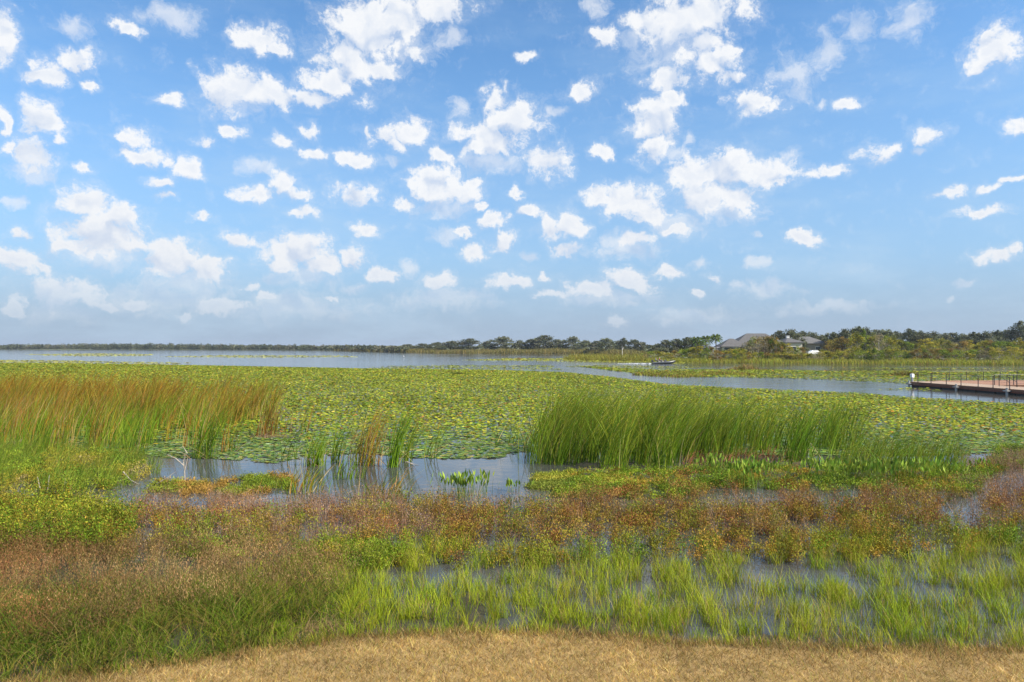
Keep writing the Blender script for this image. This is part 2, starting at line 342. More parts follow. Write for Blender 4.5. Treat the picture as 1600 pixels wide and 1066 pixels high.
def water_material():
    m, nt = nmat('lake_water'); N, L = nt.nodes, nt.links
    g = N.new('ShaderNodeNewGeometry')
    def nz(sc, det, sx, sy):
        mp = N.new('ShaderNodeMapping'); mp.inputs['Scale'].default_value = (sx, sy, 1); L.new(g.outputs['Position'], mp.inputs[0])
        n = N.new('ShaderNodeTexNoise'); n.inputs['Scale'].default_value = sc; n.inputs['Detail'].default_value = det; L.new(mp.outputs[0], n.inputs[0]); return n
    a = nz(1.6, 3, 1, 1.6); b = nz(.22, 3, 1, 2.2); big = nz(.02, 3, 1, 3)
    ad = N.new('ShaderNodeMath'); ad.operation = 'MULTIPLY_ADD'; L.new(b.outputs[0], ad.inputs[0]); ad.inputs[1].default_value = 2.2; L.new(a.outputs[0], ad.inputs[2])
    # the sheltered pool near the bank lies still, the open lake is ruffled
    sp = N.new('ShaderNodeSeparateXYZ'); L.new(g.outputs['Position'], sp.inputs[0])
    st = N.new('ShaderNodeMapRange'); st.inputs[1].default_value = 30; st.inputs[2].default_value = 90; st.inputs[3].default_value = .10; st.inputs[4].default_value = .5
    L.new(sp.outputs[1], st.inputs[0])
    st2 = N.new('ShaderNodeMath'); st2.operation = 'MULTIPLY'; L.new(st.outputs[0], st2.inputs[0])
    br = N.new('ShaderNodeMapRange'); br.inputs[1].default_value = .35; br.inputs[2].default_value = .65; br.inputs[3].default_value = .45; br.inputs[4].default_value = 1.3
    L.new(big.outputs[0], br.inputs[0]); L.new(br.outputs[0], st2.inputs[1])
    bp = N.new('ShaderNodeBump'); bp.inputs['Distance'].default_value = .05; L.new(st2.outputs[0], bp.inputs['Strength']); L.new(ad.outputs[0], bp.inputs['Height'])
    p = N.new('ShaderNodeBsdfPrincipled'); p.inputs['Base Color'].default_value = (.055, .055, .050, 1); p.inputs['Roughness'].default_value = .06
    p.inputs['IOR'].default_value = 1.333; L.new(bp.outputs[0], p.inputs['Normal'])
    o = N.new('ShaderNodeOutputMaterial'); L.new(p.outputs[0], o.inputs[0]); return m
def ground_material():
    m, nt = nmat('bank_soil'); N, L = nt.nodes, nt.links
    g = N.new('ShaderNodeNewGeometry'); a = N.new('ShaderNodeAttribute'); a.attribute_name = 'tone'
    n = N.new('ShaderNodeTexNoise'); n.inputs['Scale'].default_value = 9; n.inputs['Detail'].default_value = 8; n.inputs['Roughness'].default_value = .75; L.new(g.outputs['Position'], n.inputs[0])
    mr = N.new('ShaderNodeMapRange'); mr.inputs[1].default_value = .3; mr.inputs[2].default_value = .7; mr.inputs[3].default_value = .5; mr.inputs[4].default_value = 1.45; L.new(n.outputs[0], mr.inputs[0])
    vm = N.new('ShaderNodeVectorMath'); vm.operation = 'SCALE'; L.new(a.outputs['Color'], vm.inputs[0]); L.new(mr.outputs[0], vm.inputs['Scale'])
    p = N.new('ShaderNodeBsdfPrincipled'); p.inputs['Roughness'].default_value = .95; L.new(vm.outputs[0], p.inputs['Base Color'])
    b = N.new('ShaderNodeBump'); b.inputs['Strength'].default_value = .8; b.inputs['Distance'].default_value = .03; L.new(n.outputs[0], b.inputs['Height']); L.new(b.outputs[0], p.inputs['Normal'])
    o = N.new('ShaderNodeOutputMaterial'); L.new(p.outputs[0], o.inputs[0]); return m

# ------------------------------------------------------------------ ground and water
BANK = np.array([(-900,1110),(-300,1100),(0,1084),(150,1062),(300,1042),(420,1022),(520,1008),(620,998),(760,995),(900,998),(1000,1005),(1150,1014),(1300,1019),(1600,1022),(2500,1020)], float)
SHORE = np.array([(-2500,950),(0,905),(300,860),(500,740),(560,600),(620,500),(700,430),(900,395),(990,300),(1010,205),(1100,186),(1350,175),(1600,165),(2600,160)], float)
def bank_d(px): return H*F/(np.interp(px, BANK[:, 0], BANK[:, 1])-HOR)
def shore_d(px): return np.interp(px, SHORE[:, 0], SHORE[:, 1])
def ground_z(x, y):
    x = np.asarray(x, float); y = np.asarray(y, float); r = np.maximum(y, .5); px = np.where(y > .5, 800+F*x/r, 800+2200*np.sign(x))
    e = bank_d(px); n = fnoise(x, y, 1.3, 20); e = e+(vnoise(x, y, .8, 31)-.5)*.25
    t = r-e
    z = np.interp(t, [-10, -2, -.15, .25, 1.5, 4, 8, 20], [.35, .13, .075, .005, -.015, -.05, -.12, -.5])
    left = np.clip((520-px)/200, 0, 1)*np.clip((6.5-t)/2, 0, 1); z = z+left*.08*np.clip((t+.1)/1.2, 0, 1)
    z = z+(n-.5)*np.where(t < 0, .02, .09)
    # low muddy mats standing just out of the water
    pyy = pyof(r)
    fe = lambda v, a, b, s: np.clip((v-a)/s, 0, 1)*np.clip((b-v)/s, 0, 1)
    mat = fe(px, 850, 1550, 60)*fe(pyy, 700, 762, 16)*.42*np.clip((n-.3)*3, 0, 1)
    mat = mat+fe(px, -3000, 235, 60)*fe(pyy, 690, 765, 16)*.42*np.clip((n-.3)*3, 0, 1)
    z = z+mat
    z = np.where((r > 28) & (t > 0), np.minimum(z, -.3), z)
    s = shore_d(px); far = np.clip((r-s)/25, -.6, 2); z = np.where((r > 100) & (far > -.5), far*.8, z)
    z = np.where(y < 1, .38+0*z, z)
    return z
def build_ground():
    rad = np.concatenate([[0.6], np.geomspace(2, 6, 10), np.linspace(6.2, 9, 40), np.linspace(9.08, 31, 250), np.geomspace(32, 150, 60), np.geomspace(153, 1000, 130), np.geomspace(1100, 7000, 12)])
    ang = np.concatenate([np.linspace(-45, 45, 420, endpoint=False), np.linspace(45, 315, 90, endpoint=False)])
    A, Rr = np.meshgrid(np.radians(ang), rad); x = np.sin(A)*Rr; y = np.cos(A)*Rr; z = ground_z(x, y)
    nr, na = x.shape; v = np.stack([x, y, z], -1).reshape(-1, 3)
    i, j = np.meshgrid(np.arange(nr-1), np.arange(na), indexing='ij'); j2 = (j+1) % na
    f = np.stack([i*na+j, i*na+j2, (i+1)*na+j2, (i+1)*na+j], -1).reshape(-1, 4)
    pxs = np.where(y > .5, 800+F*x/np.maximum(y, .5), -999); t = (y-bank_d(pxs)).reshape(-1)
    dry = np.array((.32, .21, .078)); mud = np.array((.040, .036, .016)); far = np.array((.10, .11, .035))
    k = np.clip((t+.15)/.35, 0, 1)[:, None]; c = dry*(1-k)+mud*k
    fa = (np.sqrt((v[:, :2]**2).sum(1)) > 150)[:, None]; c = np.where(fa, far, c)
    mb = MB(); mb.add(v, f, c); mb.add([(0, 0, .38)]+[tuple(v[q]) for q in range(na)], [(0, 1+(q+1) % na, 1+q) for q in range(na)], dry)
    tag(mb.build('ground', ground_material(), smooth=True), kind='structure')
build_ground()
mw = MB(); S = 6500
mw.add([(-S, 5, 0), (S, 5, 0), (S, S, 0), (-S, S, 0)], [(0, 1, 2, 3)], (0, 0, 0)); wo = mw.build('water', water_material()); tag(wo, kind='structure')

# ------------------------------------------------------------------ dry mown bank
def dry_bank():
    n = 190000; x = RNG.uniform(-10.5, 10.5, n); y = RNG.uniform(7.4, 11.6, n); px = pxof(x, y); t = y-bank_d(px)
    k = (t < .12+.25*RNG.random(n)) & (np.abs(px-800) < 1150); x, y = x[k], y[k]; n = len(x)
    pt = fnoise(x, y, .9, 40)
    c = pal(n, [(.44, .29, .085), (.34, .21, .06), (.55, .40, .16), (.16, .095, .03), (.27, .26, .05)], [4, 3.5, 2.4, 2.6, 1.4])
    c *= 1.12*(.55+.9*pt)[:, None]*(.8+.4*vnoise(x, y, .25, 44))[:, None]
    h = RNG.uniform(.025, .095, n); mb = MB()
    blades(mb, x, y, ground_z(x, y)-.005, h, RNG.uniform(.004, .008, n), RNG.uniform(.3, 1.7, n), RNG.uniform(0, 6.28, n), RNG.uniform(0, .5, n), c*.85, c, K=2)
    tag(mb.build('dry_grass', MG), 'short dry tan mown grass covering the near bank', 'grass', kind='stuff')
dry_bank()
BG = [(.28, .37, .016), (.35, .41, .024), (.19, .30, .016), (.38, .36, .035), (.42, .32, .09)]
# ------------------------------------------------------------------ bright marsh grass along the bank
def marsh_grass():
    mb = MB()
    # tufts
    nt = 7600; x = RNG.uniform(-17, 17, nt); y = RNG.uniform(9.0, 19.5, nt); px = pxof(x, y); t = y-bank_d(px); py = pyof(y)
    far_edge = np.interp(px, [-300, 300, 460, 600, 900, 1100, 1400, 1900], [950, 925, 885, 868, 872, 862, 850, 845])
    k = (t > .02) & (py > far_edge-16*RNG.random(nt)) & (np.abs(px-800) < 1150)
    pn = fnoise(x, y, 1.5, 50)
    pn2 = vnoise(x, y, .45, 53)
    wet = np.clip((px-430)/200, 0, 1)*np.clip((t-.8)/1.0, 0, 1)
    bare = .2*np.clip(1-np.abs(px-1130)/270, 0, 1)*np.clip((t-.7)/.8, 0, 1)
    k &= (pn*.45+pn2*.55+.02 > .44*wet+.17*bare)
    x, y, t, pn = x[k], y[k], t[k], pn[k]; m = len(x)
    per = RNG.integers(16, 42, m); i = np.repeat(np.arange(m), per); n = len(i)
    sg = RNG.uniform(.05, .13, m)[i]
    bx = x[i]+RNG.normal(0, 1, n)*sg; by = y[i]+RNG.normal(0, 1, n)*sg; gz = np.maximum(ground_z(bx, by), -.03)-.01
    hh = (RNG.uniform(.24, .42, m)*(.8+.5*pn)*np.clip(.55+t*.5, .55, 1))[i]*RNG.uniform(.55, 1.15, n)
    tw = RNG.random(m)[i]
    pxi = pxof(x, y)
    leftdark = np.clip((520-pxi)/250, 0, 1)
    yl = np.clip(fnoise(x, y, 1.2, 54)*2.2-.6, 0, 1)[:, None]; tc = pal(m, BG, [4, 4, 3, 1.1, .5], .10)*(1-.5*yl)+.5*yl*np.array((.36, .37, .035)); tc = np.where((leftdark > RNG.random(m))[:, None], pal(m, [(.10, .17, .014), (.17, .23, .022), (.22, .18, .035)], None, .12), tc)
    c = tc[i]*(1+RNG.normal(0, .16, (n, 1))); dry = RNG.random(n) < .10; c[dry] = pal(int(dry.sum()), [(.40, .29, .12), (.33, .20, .08)])
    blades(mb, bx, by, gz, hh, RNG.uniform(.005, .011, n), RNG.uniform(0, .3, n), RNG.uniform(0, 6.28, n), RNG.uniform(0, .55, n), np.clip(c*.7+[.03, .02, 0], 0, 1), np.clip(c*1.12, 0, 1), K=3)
    # lush long tangled grass on the left, right down to the bank
    n = 64000; x = RNG.uniform(-14, 0, n); y = RNG.uniform(8.4, 13.6, n); px = pxof(x, y); t = y-bank_d(px); py = pyof(y)
    k = (t > 0) & (t < 2.5) & (RNG.random(n) < np.interp(px, [0, 260], [.5, 1])) & (px < 560) & (RNG.random(n) < np.clip((600-px)/150, 0, 1)) & (px > -350)
    k &= .5*fnoise(x, y, .9, 57)+.5*vnoise(x, y, .4, 58) > .36; x, y = x[k], y[k]; n = len(x); c = pal(n, [(.085, .145, .012), (.13, .19, .016), (.21, .22, .03), (.26, .17, .06), (.05, .07, .012)], [3, 3, 2, 2.6, 2.4])
    hh = RNG.uniform(.2, .62, n)*np.clip(.45+.5*(y-bank_d(pxof(x, y))), .4, 1)*(.55+.9*vnoise(x, y, .5, 59)); c = c*(.7+.6*vnoise(x, y, .7, 56))[:, None]
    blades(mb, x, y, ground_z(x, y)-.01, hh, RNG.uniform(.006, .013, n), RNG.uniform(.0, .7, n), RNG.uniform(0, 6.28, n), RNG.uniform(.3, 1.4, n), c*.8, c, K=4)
    # low brownish fringe where the grass meets the mown bank
    n = 60000; x = RNG.uniform(-13, 13, n); y = RNG.uniform(8.6, 12, n); px = pxof(x, y); t = y-bank_d(px)
    k = (np.abs(t-.02) < .12+.5*vnoise(x, y, .6, 61)**2*(.4+RNG.random(n))) & (np.abs(px-800) < 1150); x, y = x[k], y[k]; n = len(x)
    c = pal(n, [(.30, .17, .06), (.22, .13, .05), (.36, .27, .10), (.16, .19, .03)], [2, 2, 2, 2])
    blades(mb, x, y, ground_z(x, y)-.01, RNG.uniform(.05, .2, n), RNG.uniform(.004, .008, n), RNG.uniform(0, .8, n), RNG.uniform(0, 6.28, n), RNG.uniform(0, .8, n), c*.8, c, K=3)
    tag(mb.build('marsh_grass', MG), 'bright yellow-green grass tufts rising from shallow water along the bank', 'grass', kind='stuff')
marsh_grass()
# ------------------------------------------------------------------ bushy herbs: thin stems with small leaves
def herbs(mb, x, y, z, h, nst, nleaf, leaf, cs, cl, spread=.14, leaf_up=.6, stemw=.007, lo=.2, lf_len=2.9):
    m = len(x)
    if m == 0: return
    i = np.repeat(np.arange(m), nst); n = len(i)
    bx = x[i]+RNG.normal(0, .03, n); by = y[i]+RNG.normal(0, .03, n); bz = np.broadcast_to(z, (m,))[i]-.02
    hh = h[i]*RNG.uniform(.6, 1.1, n); la = RNG.uniform(0, 6.28, n); le = np.abs(RNG.normal(0, spread*2, n)); be = RNG.uniform(0, .2, n)
    blades(mb, bx, by, bz, hh, stemw, le, la, be, cs[i], cs[i], K=2)
    j = np.repeat(np.arange(n), nleaf); q = len(j); t = RNG.uniform(lo, 1.02, q)
    o = (le[j]*t+be[j]*t**2)*hh[j]; r = RNG.normal(0, 1, (q, 3))*(.045+.03*t[:, None])
    p = np.stack([bx[j]+np.cos(la[j])*o+r[:, 0], by[j]+np.sin(la[j])*o+r[:, 1], np.maximum(bz[j]+hh[j]*t+r[:, 2]*.5, .01)], 1)
    s = leaf*RNG.uniform(.6, 1.35, q)
    c = cl[i][j]*(1+RNG.normal(0, .2, (q, 1)))
    leaves(mb, p, s*lf_len*.6, s*.6, rdir(q, leaf_up), np.clip(c, .003, .9))
RED = [(.26, .115, .035), (.30, .16, .04), (.19, .08, .03), (.33, .21, .05)]
PINK = [(.36, .22, .14), (.28, .16, .10), (.40, .27, .18)]
OLV = [(.24, .21, .022), (.29, .24, .028), (.17, .20, .018), (.32, .19, .03)]
GRN = [(.15, .23, .018), (.22, .28, .024), (.10, .17, .016)]
def patchcol(x, y, A, B, scale, seed, bias=.5, soft=.12):
    q = fnoise(x, y, scale, seed)+RNG.normal(0, soft, len(x)); k = (q > bias)[:, None]
    return np.where(k, pal(len(x), A), pal(len(x), B))
def weeds():
    mb = MB()
    # front rank: orange, olive and green leafy weeds standing in the shallows
    x, y = zone([(-350, 862), (-350, 812), (1950, 792), (1950, 868), (1500, 872), (1100, 888), (820, 890), (560, 896), (440, 885), (200, 868)], 15)
    n_ = fnoise(x, y, 1.4, 60); k = .6*n_+.4*vnoise(x, y, .55, 61) > .36+.13*RNG.random(len(x)); x, y = x[k], y[k]
    py = pyof(y); px = pxof(x, y)
    g = np.clip((py-825)/45, 0, 1)*.42+.10+.2*(px > 1300)
    mixk = (fnoise(x, y, 1.0, 64)+RNG.normal(0, .10, len(x)) < .26+g)[:, None]
    c = np.where(mixk, patchcol(x, y, OLV, GRN, 1.5, 66, .42), patchcol(x, y, RED, OLV, 1.0, 68, .44))
    herbs(mb, x, y, 0., RNG.uniform(.25, .6, len(x))*(.55+.9*vnoise(x, y, .6, 62)), 6, 24, .027, pal(len(x), [(.24, .13, .05), (.18, .12, .04)]), c, leaf_up=1.2)
    # rear rank: redder and more bare, water shows through
    x, y = zone([(-350, 822), (-350, 800), (420, 800), (600, 806), (700, 806), (830, 790), (1000, 768), (1500, 772), (1950, 765), (1950, 812)], 13)
    n_ = fnoise(x, y, 1.8, 70); k = .55*n_+.45*vnoise(x, y, .6, 73) > .43+.10*RNG.random(len(x)); x, y = x[k], y[k]
    c = patchcol(x, y, RED, OLV, 1.3, 72, .40)
    herbs(mb, x, y, 0., RNG.uniform(.25, .62, len(x))*(.5+1.*vnoise(x, y, .7, 74)), 6, 18, .027, pal(len(x), [(.26, .13, .06), (.28, .16, .09)]), c, leaf_up=1.2)
    tag(mb.build('red_marsh_weeds', MF), 'reddish, orange and olive leafy weeds standing in shallow water', 'weeds', kind='stuff')
    mb = MB()
    # haze of pinkish bare stems over the water
    for poly, dn in (([(-100, 850), (-100, 785), (500, 785), (840, 785), (880, 790), (1600, 780), (1950, 770), (1950, 830), (900, 850)], 17),
                     ([(1480, 775), (1500, 715), (1950, 700), (1950, 790)], 30), ([(180, 850), (210, 784), (620, 782), (700, 850)], 30)):
        x, y = zone(poly, dn); k = fnoise(x, y, 1.1, 75) > .47; x, y = x[k], y[k]
        herbs(mb, x, y, 0., RNG.uniform(.3, .65, len(x)), 5, 4, .022, pal(len(x), PINK), pal(len(x), PINK+RED), spread=.22, stemw=.0075, lo=.4)
    tag(mb.build('bare_marsh_stems', MF), 'thin pinkish-brown bare stems rising out of the water', 'weeds', kind='stuff')
    # brown seed heads on the left bank
    mb = MB()
    x, y = zone([(-380, 1015), (-380, 850), (150, 858), (420, 862), (560, 880), (540, 930), (400, 955), (250, 985), (150, 1015)], 34)
    px = pxof(x, y); k = (.55*fnoise(x, y, 1.2, 80)+.45*vnoise(x, y, .45, 81)+.08*(px < 150) > .38); x, y, px = x[k], y[k], px[k]; m = len(x)
    rb = np.clip((230-px)/260, 0, 1)
    c = pal(m, [(.31, .19, .08), (.25, .14, .055), (.35, .23, .10)]); c = np.where((RNG.random(m) < rb)[:, None], pal(m, [(.30, .14, .055), (.24, .12, .05)]), c)
    herbs(mb, x, y, ground_z(x, y), RNG.uniform(.4, .74, m)*(.6+.7*vnoise(x, y, .6, 82)), 7, 14, .014, pal(m, [(.22, .20, .045), (.26, .16, .06), (.13, .16, .02)]), c*(.36+.66*vnoise(x, y, .8, 79))[:, None], spread=.2, stemw=.005, lo=.45, lf_len=5.0, leaf_up=2.2)
    tag(mb.build('seed_grass', MF), 'brown feathery seeding grass on the left of the bank', 'grass', kind='stuff')
    # pale green leafy thicket at the left edge
    mb = MB()
    x, y = zone([(-380, 870), (-380, 800), (60, 792), (170, 800), (215, 835), (170, 868)], 26)
    m = len(x); c = patchcol(x, y, [(.22, .26, .022), (.15, .22, .018), (.28, .26, .026), (.09, .15, .013)], OLV, .9, 83, .33)
    herbs(mb, x, y, 0.02, RNG.uniform(.45, .9, m)*(.5+.9*vnoise(x, y, .7, 84)), 6, 20, .034, pal(m, OLV), c*(.6+.8*vnoise(x, y, .5, 85))[:, None], spread=.22)
    tag(mb.build('leafy_thicket', MF), 'yellow-green leafy thicket at the left edge above the brown grass', 'weeds', kind='stuff')
    TAN0 = [(.36, .27, .12)]
    # green mats of low plants around the pool
    mb = MB()
    mats = [([(-380, 772), (-380, 705), (60, 702), (225, 718), (240, 745), (180, 765)], 15, .42, GRN+OLV[:2]+TAN0),
            ([(225, 772), (250, 750), (330, 756), (400, 742), (455, 744), (470, 762), (380, 778)], 34, .2, [(.13, .18, .018), (.19, .22, .024), (.30, .18, .04), (.24, .19, .03)]),
            ([(820, 762), (840, 742), (930, 733), (1010, 745), (1010, 765), (900, 772)], 60, .12, [(.24, .26, .03), (.30, .28, .04), (.17, .2, .03)]),
            ([(900, 742), (1080, 733), (1220, 730), (1400, 726), (1560, 735), (1520, 770), (1300, 768), (1130, 764), (1060, 780), (860, 778)], 22, .30, OLV+GRN+RED[:2]),
            ([(1520, 742), (1560, 700), (1950, 690), (1950, 725), (1640, 728)], 24, .25, GRN+OLV[:2]),
            ([(540, 800), (560, 775), (700, 772), (700, 800)], 6, .3, GRN+OLV),
            ([(455, 880), (470, 852), (590, 850), (640, 872), (590, 892)], 60, .22, [(.16, .26, .02), (.2, .29, .025)]),
            ([(270, 868), (300, 845), (370, 850), (380, 875)], 40, .22, [(.16, .26, .02), (.2, .29, .025)])]
    for poly, dn, hh, cols in mats:
        x, y = zone(poly, dn); k = fnoise(x, y, .8, 88) > .34; x, y = x[k], y[k]; m = len(x)
        q = (fnoise(x, y, 1.6, 90)*len(cols)*1.3-.15*len(cols)).astype(int).clip(0, len(cols)-1)
        c = np.array(cols)[q]*(1+RNG.normal(0, .15, (m, 1)))
        herbs(mb, x, y, 0., RNG.uniform(.5, 1.2, m)*hh, 5, 14, .036, pal(m, OLV), np.clip(c, .01, .9), spread=.3, lo=.1)
    tag(mb.build('low_marsh_plants', MF), 'low mats of green and ochre marsh plants around the pool', 'marsh plants', kind='stuff')
weeds()
# ------------------------------------------------------------------ cattails
def cattail_blades(mb, x, y, hmin, hmax, cb, ct, w=.022, wind=.22):
    n = len(x); az = RNG.normal(.15, .9, n); h = RNG.uniform(hmin, hmax, n)
    gust = fnoise(x, y, 3.5, 95)
    lean = np.abs(RNG.normal(.03, .10, n)); h = h*(.72+.5*fnoise(x, y, 1.6, 96))
    # every blade yields to the wind, which blows from left to right
    t_az = np.where(RNG.random(n) < .8, RNG.normal(0, .35, n), az*2)
    blades(mb, x, y, -.03, h, w*RNG.uniform(.7, 1.3, n), lean, t_az, wind*RNG.uniform(.3, 1.7, n)*(.5+gust), cb, ct, K=5, power=2.2)
OR_ = [(.34, .13, .016), (.38, .19, .025), (.24, .095, .016), (.35, .25, .035)]
CG = [(.11, .20, .013), (.17, .27, .018), (.07, .14, .010), (.25, .29, .025)]
TAN = [(.38, .28, .13), (.33, .24, .09)]
def tufts(x, y, per, s):
    m = len(x); k = RNG.random(m) < 1.15/per; cx_, cy_ = x[k], y[k]; q = RNG.integers(int(per*.5), int(per*1.6), len(cx_)); i = np.repeat(np.arange(len(cx_)), q)
    u = RNG.random(len(cx_)); return cx_[i]+RNG.normal(0, s, len(i)), cy_[i]+RNG.normal(0, s, len(i)), u[i]
def reed_beds():
    mb = MB()
    # rear wall of the left bed, orange tops
    x, y = zone([(-420, 662), (-420, 632), (440, 636), (455, 650), (330, 672)], 24)
    px = pxof(x, y); k = fnoise(x, y, 3, 100)+.3*np.clip((y-44)/6, -1, 1)*0 > .38+.1*RNG.random(len(x))+.35*np.clip((px-370)/90, 0, 1); x, y, px = x[k], y[k], px[k]; x, y, u = tufts(x, y, 22, .20); m = len(x); u = np.clip(u-.35*np.clip((pxof(x, y)-330)/130, 0, 1), 0, 1)
    green = (.45*RNG.random(m)+.55*u+.9*np.clip(fnoise(x, y, 4.5, 103)-.5, -.5, .5) < .34)[:, None]
    ct = np.where(green, pal(m, CG), pal(m, OR_)); cb = np.where(RNG.random((m, 1)) < .5, pal(m, [(.17, .20, .02), (.12, .17, .015)]), pal(m, [(.24, .20, .03), (.26, .14, .04)]))
    cattail_blades(mb, x, y, 1.6+.7*u, 2.35+.95*u, cb, ct, .028, .34)
    # middle of the bed thinning to the front
    x, y = zone([(-420, 700), (-420, 652), (330, 655), (440, 655), (436, 668), (330, 690), (245, 700), (235, 712), (60, 712)], 30)
    px = pxof(x, y); dens = np.interp(px, [-400, 0, 60, 90, 140, 160, 235, 260, 320, 440], [.8, .8, .8, .45, .4, .8, .75, .22, .25, .25])
    k = (fnoise(x, y, 1.8, 106)*1.1+.25*RNG.random(len(x)) > 1.02-dens*.75); x, y = x[k], y[k]; x, y, u = tufts(x, y, 18, .16); m = len(x)
    g = (.4*RNG.random(m)+.6*u < .60)[:, None]; ct = np.where(g, pal(m, CG+[(.26, .26, .03)]), pal(m, OR_+TAN)); cb = np.where(g, pal(m, CG), pal(m, OR_+TAN))
    cattail_blades(mb, x, y, .9+.7*u, 1.7+.8*u, cb, ct, .024, .28)
    # low green reeds in front on the left
    x, y = zone([(-400, 775), (-400, 700), (90, 702), (235, 715), (250, 738), (200, 758), (120, 772)], 75)
    k = fnoise(x, y, 1.1, 108) > .42; x, y = x[k], y[k]; x, y, u = tufts(x, y, 16, .12); m = len(x)
    cb = pal(m, [(.13, .2, .02), (.2, .25, .03), (.26, .24, .05)], [3, 3, 1.4])
    cattail_blades(mb, x, y, .3+.4*u, .6+.9*u, cb, cb*1.05, .014, .5)
    tag(mb.build('cattail_bed', MC), 'tall cattail bed with orange tops on the left side of the lake edge', 'reeds', kind='stuff')
    mb = MB()
    x, y = zone([(822, 716), (850, 696), (1060, 692), (1100, 712), (1060, 738), (960, 742), (900, 730), (840, 730)], 74)
    k = .5*fnoise(x, y, 1.2, 110)+.5*vnoise(x, y, .5, 111) > .27; x, y = x[k], y[k]; x, y, u = tufts(x, y, 26, .16); m = len(x)
    ct = pal(m, CG+[(.32, .31, .03), (.36, .26, .05)], [3, 4, 2, 3, 3, 1.8]); cb = pal(m, CG+TAN[:1], [4, 3, 4, 2, .7])
    cattail_blades(mb, x, y, 1.4+.6*u, 2.7+.9*u, cb, ct, .022, .38)
    x, y = zone([(1060, 700), (1100, 690), (1330, 688), (1345, 702), (1300, 715), (1060, 722)], 40)
    k = .5*fnoise(x, y, 1.1, 112)+.5*vnoise(x, y, .45, 113) > .38; x, y = x[k], y[k]; x, y, u = tufts(x, y, 24, .13); m = len(x)
    ct = pal(m, CG+[(.34, .31, .04)], None); cb = pal(m, CG)
    cattail_blades(mb, x, y, 1.3+.5*u, 2.1+.7*u, cb, ct, .022, .32)
    # lower right end, shorter and bending
    x, y = zone([(1290, 735), (1330, 700), (1500, 715), (1510, 745), (1350, 752)], 46)
    m = len(x); ct = pal(m, CG+[(.3, .2, .05), (.25, .24, .03)]); cattail_blades(mb, x, y, .6, 1.5, pal(m, CG), ct, .018, .5)
    # brown dead leaves at the foot
    x, y = zone([(1060, 735), (1070, 712), (1240, 708), (1240, 728)], 40); m = len(x)
    c = pal(m, [(.26, .11, .04), (.17, .08, .03), (.32, .18, .08)]); cattail_blades(mb, x, y, .15, .6, c, c, .03, .8)
    tag(mb.build('cattail_bed', MC), 'dense green cattail bed bending in the wind right of the open pool', 'reeds', kind='stuff')
reed_beds()
def clump(name, px, py, n, sx, hmin, hmax, cols, label, wind=.22, group=None, cat='cattails', w=.024):
    hmin, hmax = hmin*1.08, hmax*1.08
    X, Y = G(px, py); mb = MB(); x = RNG.normal(0, sx, n); y = RNG.normal(0, sx*.55, n)
    ct = pal(n, cols); cb = pal(n, cols)
    cattail_blades(mb, x, y, hmin, hmax, cb, ct, w, wind)
    nb = max(4, n//8) if cat == 'cattails' else 0; cc = pal(nb, TAN); blades(mb, RNG.normal(0, sx, nb), RNG.normal(0, sx*.5, nb), .01, RNG.uniform(.3, .9, nb), .025, RNG.uniform(.5, 1.6, nb), RNG.uniform(0, 6.28, nb), .4, cc, cc, K=3)
    o = mb.build(name, MC, loc=(X, Y, 0)); tag(o, label, cat, group)
GC, MX, DR = CG, CG+OR_[:2]+TAN[:1], OR_+TAN
KG = 'cattail clumps in the open pool'
clump('cattail_clump', 318, 716, 90, .28, 1.2, 2.3, GC, 'green cattail clump rising beside the pale bare branch in the pool', .3, KG)
clump('cattail_clump', 358, 706, 34, .2, 1.2, 2.2, MX, 'thin green and straw cattail clump right of the pale bare branch', .25, KG)
clump('cattail_clump', 300, 698, 24, .3, 1.1, 2.1, DR, 'sparse straw-coloured cattails standing in pads behind the pale branch', .15, KG)
clump('cattail_clump', 492, 728, 85, .18, .7, 1.35, GC, 'short dense dark green cattail clump left of the tall orange clump', .2, KG)
clump('cattail_clump', 524, 722, 40, .15, .9, 1.7, GC, 'narrow dark green cattail tuft just left of the tall orange clump', .2, KG)
clump('cattail_clump', 572, 726, 150, .34, 1.2, 2.35, DR+CG[:2], 'widest cattail clump in the pool, orange and brown with green', .22, KG)
clump('cattail_clump', 614, 730, 60, .11, 1.4, 2.2, GC[:2], 'narrow upright bright green cattail clump in the pool', .2, KG)
clump('cattail_clump', 634, 722, 40, .16, .9, 1.9, GC, 'loose green cattail tuft right of the narrow upright clump', .25, KG)
clump('cattail_clump', 672, 716, 9, .22, 1.1, 1.8, GC, 'few single green cattail blades in open water near the pad edge', .3, KG)
clump('cattail_clump', 540, 748, 46, .30, .5, 1.1, GC, 'low loose green cattail tuft in water below the tall orange clump', .3, KG)
clump('cattail_clump', 470, 770, 60, .30, .5, 1.0, MX, 'low green and straw tuft right of the ochre mat in the pool', .3, KG)
clump('cattail_clump', 602, 778, 60, .34, .4, .95, MX, 'low green and straw tuft at the near pool edge by the tiny white flower', .35, KG)
clump('cattail_clump', 448, 722, 16, .30, .8, 1.5, GC[:3], 'few thin green blades between the pale branch and the dark green clump', .3, KG)
clump('cattail_clump', 415, 682, 80, .3, 1.0, 1.9, DR+CG[:1], 'orange and straw cattail clump on a pink heap of dead leaves', .18, KG)
clump('cattail_clump', 468, 676, 26, .35, 1.0, 1.8, DR+CG[:2], 'thin straw cattails among the pads beyond the orange clump', .18, KG)
clump('cattail_clump', 655, 672, 30, .7, .6, 1.2, OR_+CG[3:], 'low orange reeds among the pads behind the open pool', .3, KG)
clump('cattail_clump', 800, 695, 26, .55, .7, 1.4, GC, 'few thin green reeds left of the big green cattail bed', .3, KG)
clump('cattail_clump', 1250, 722, 130, .42, 1.0, 2.0, GC[:3], 'dark green drooping cattail clump at the foot of the right bed', .35, KG)
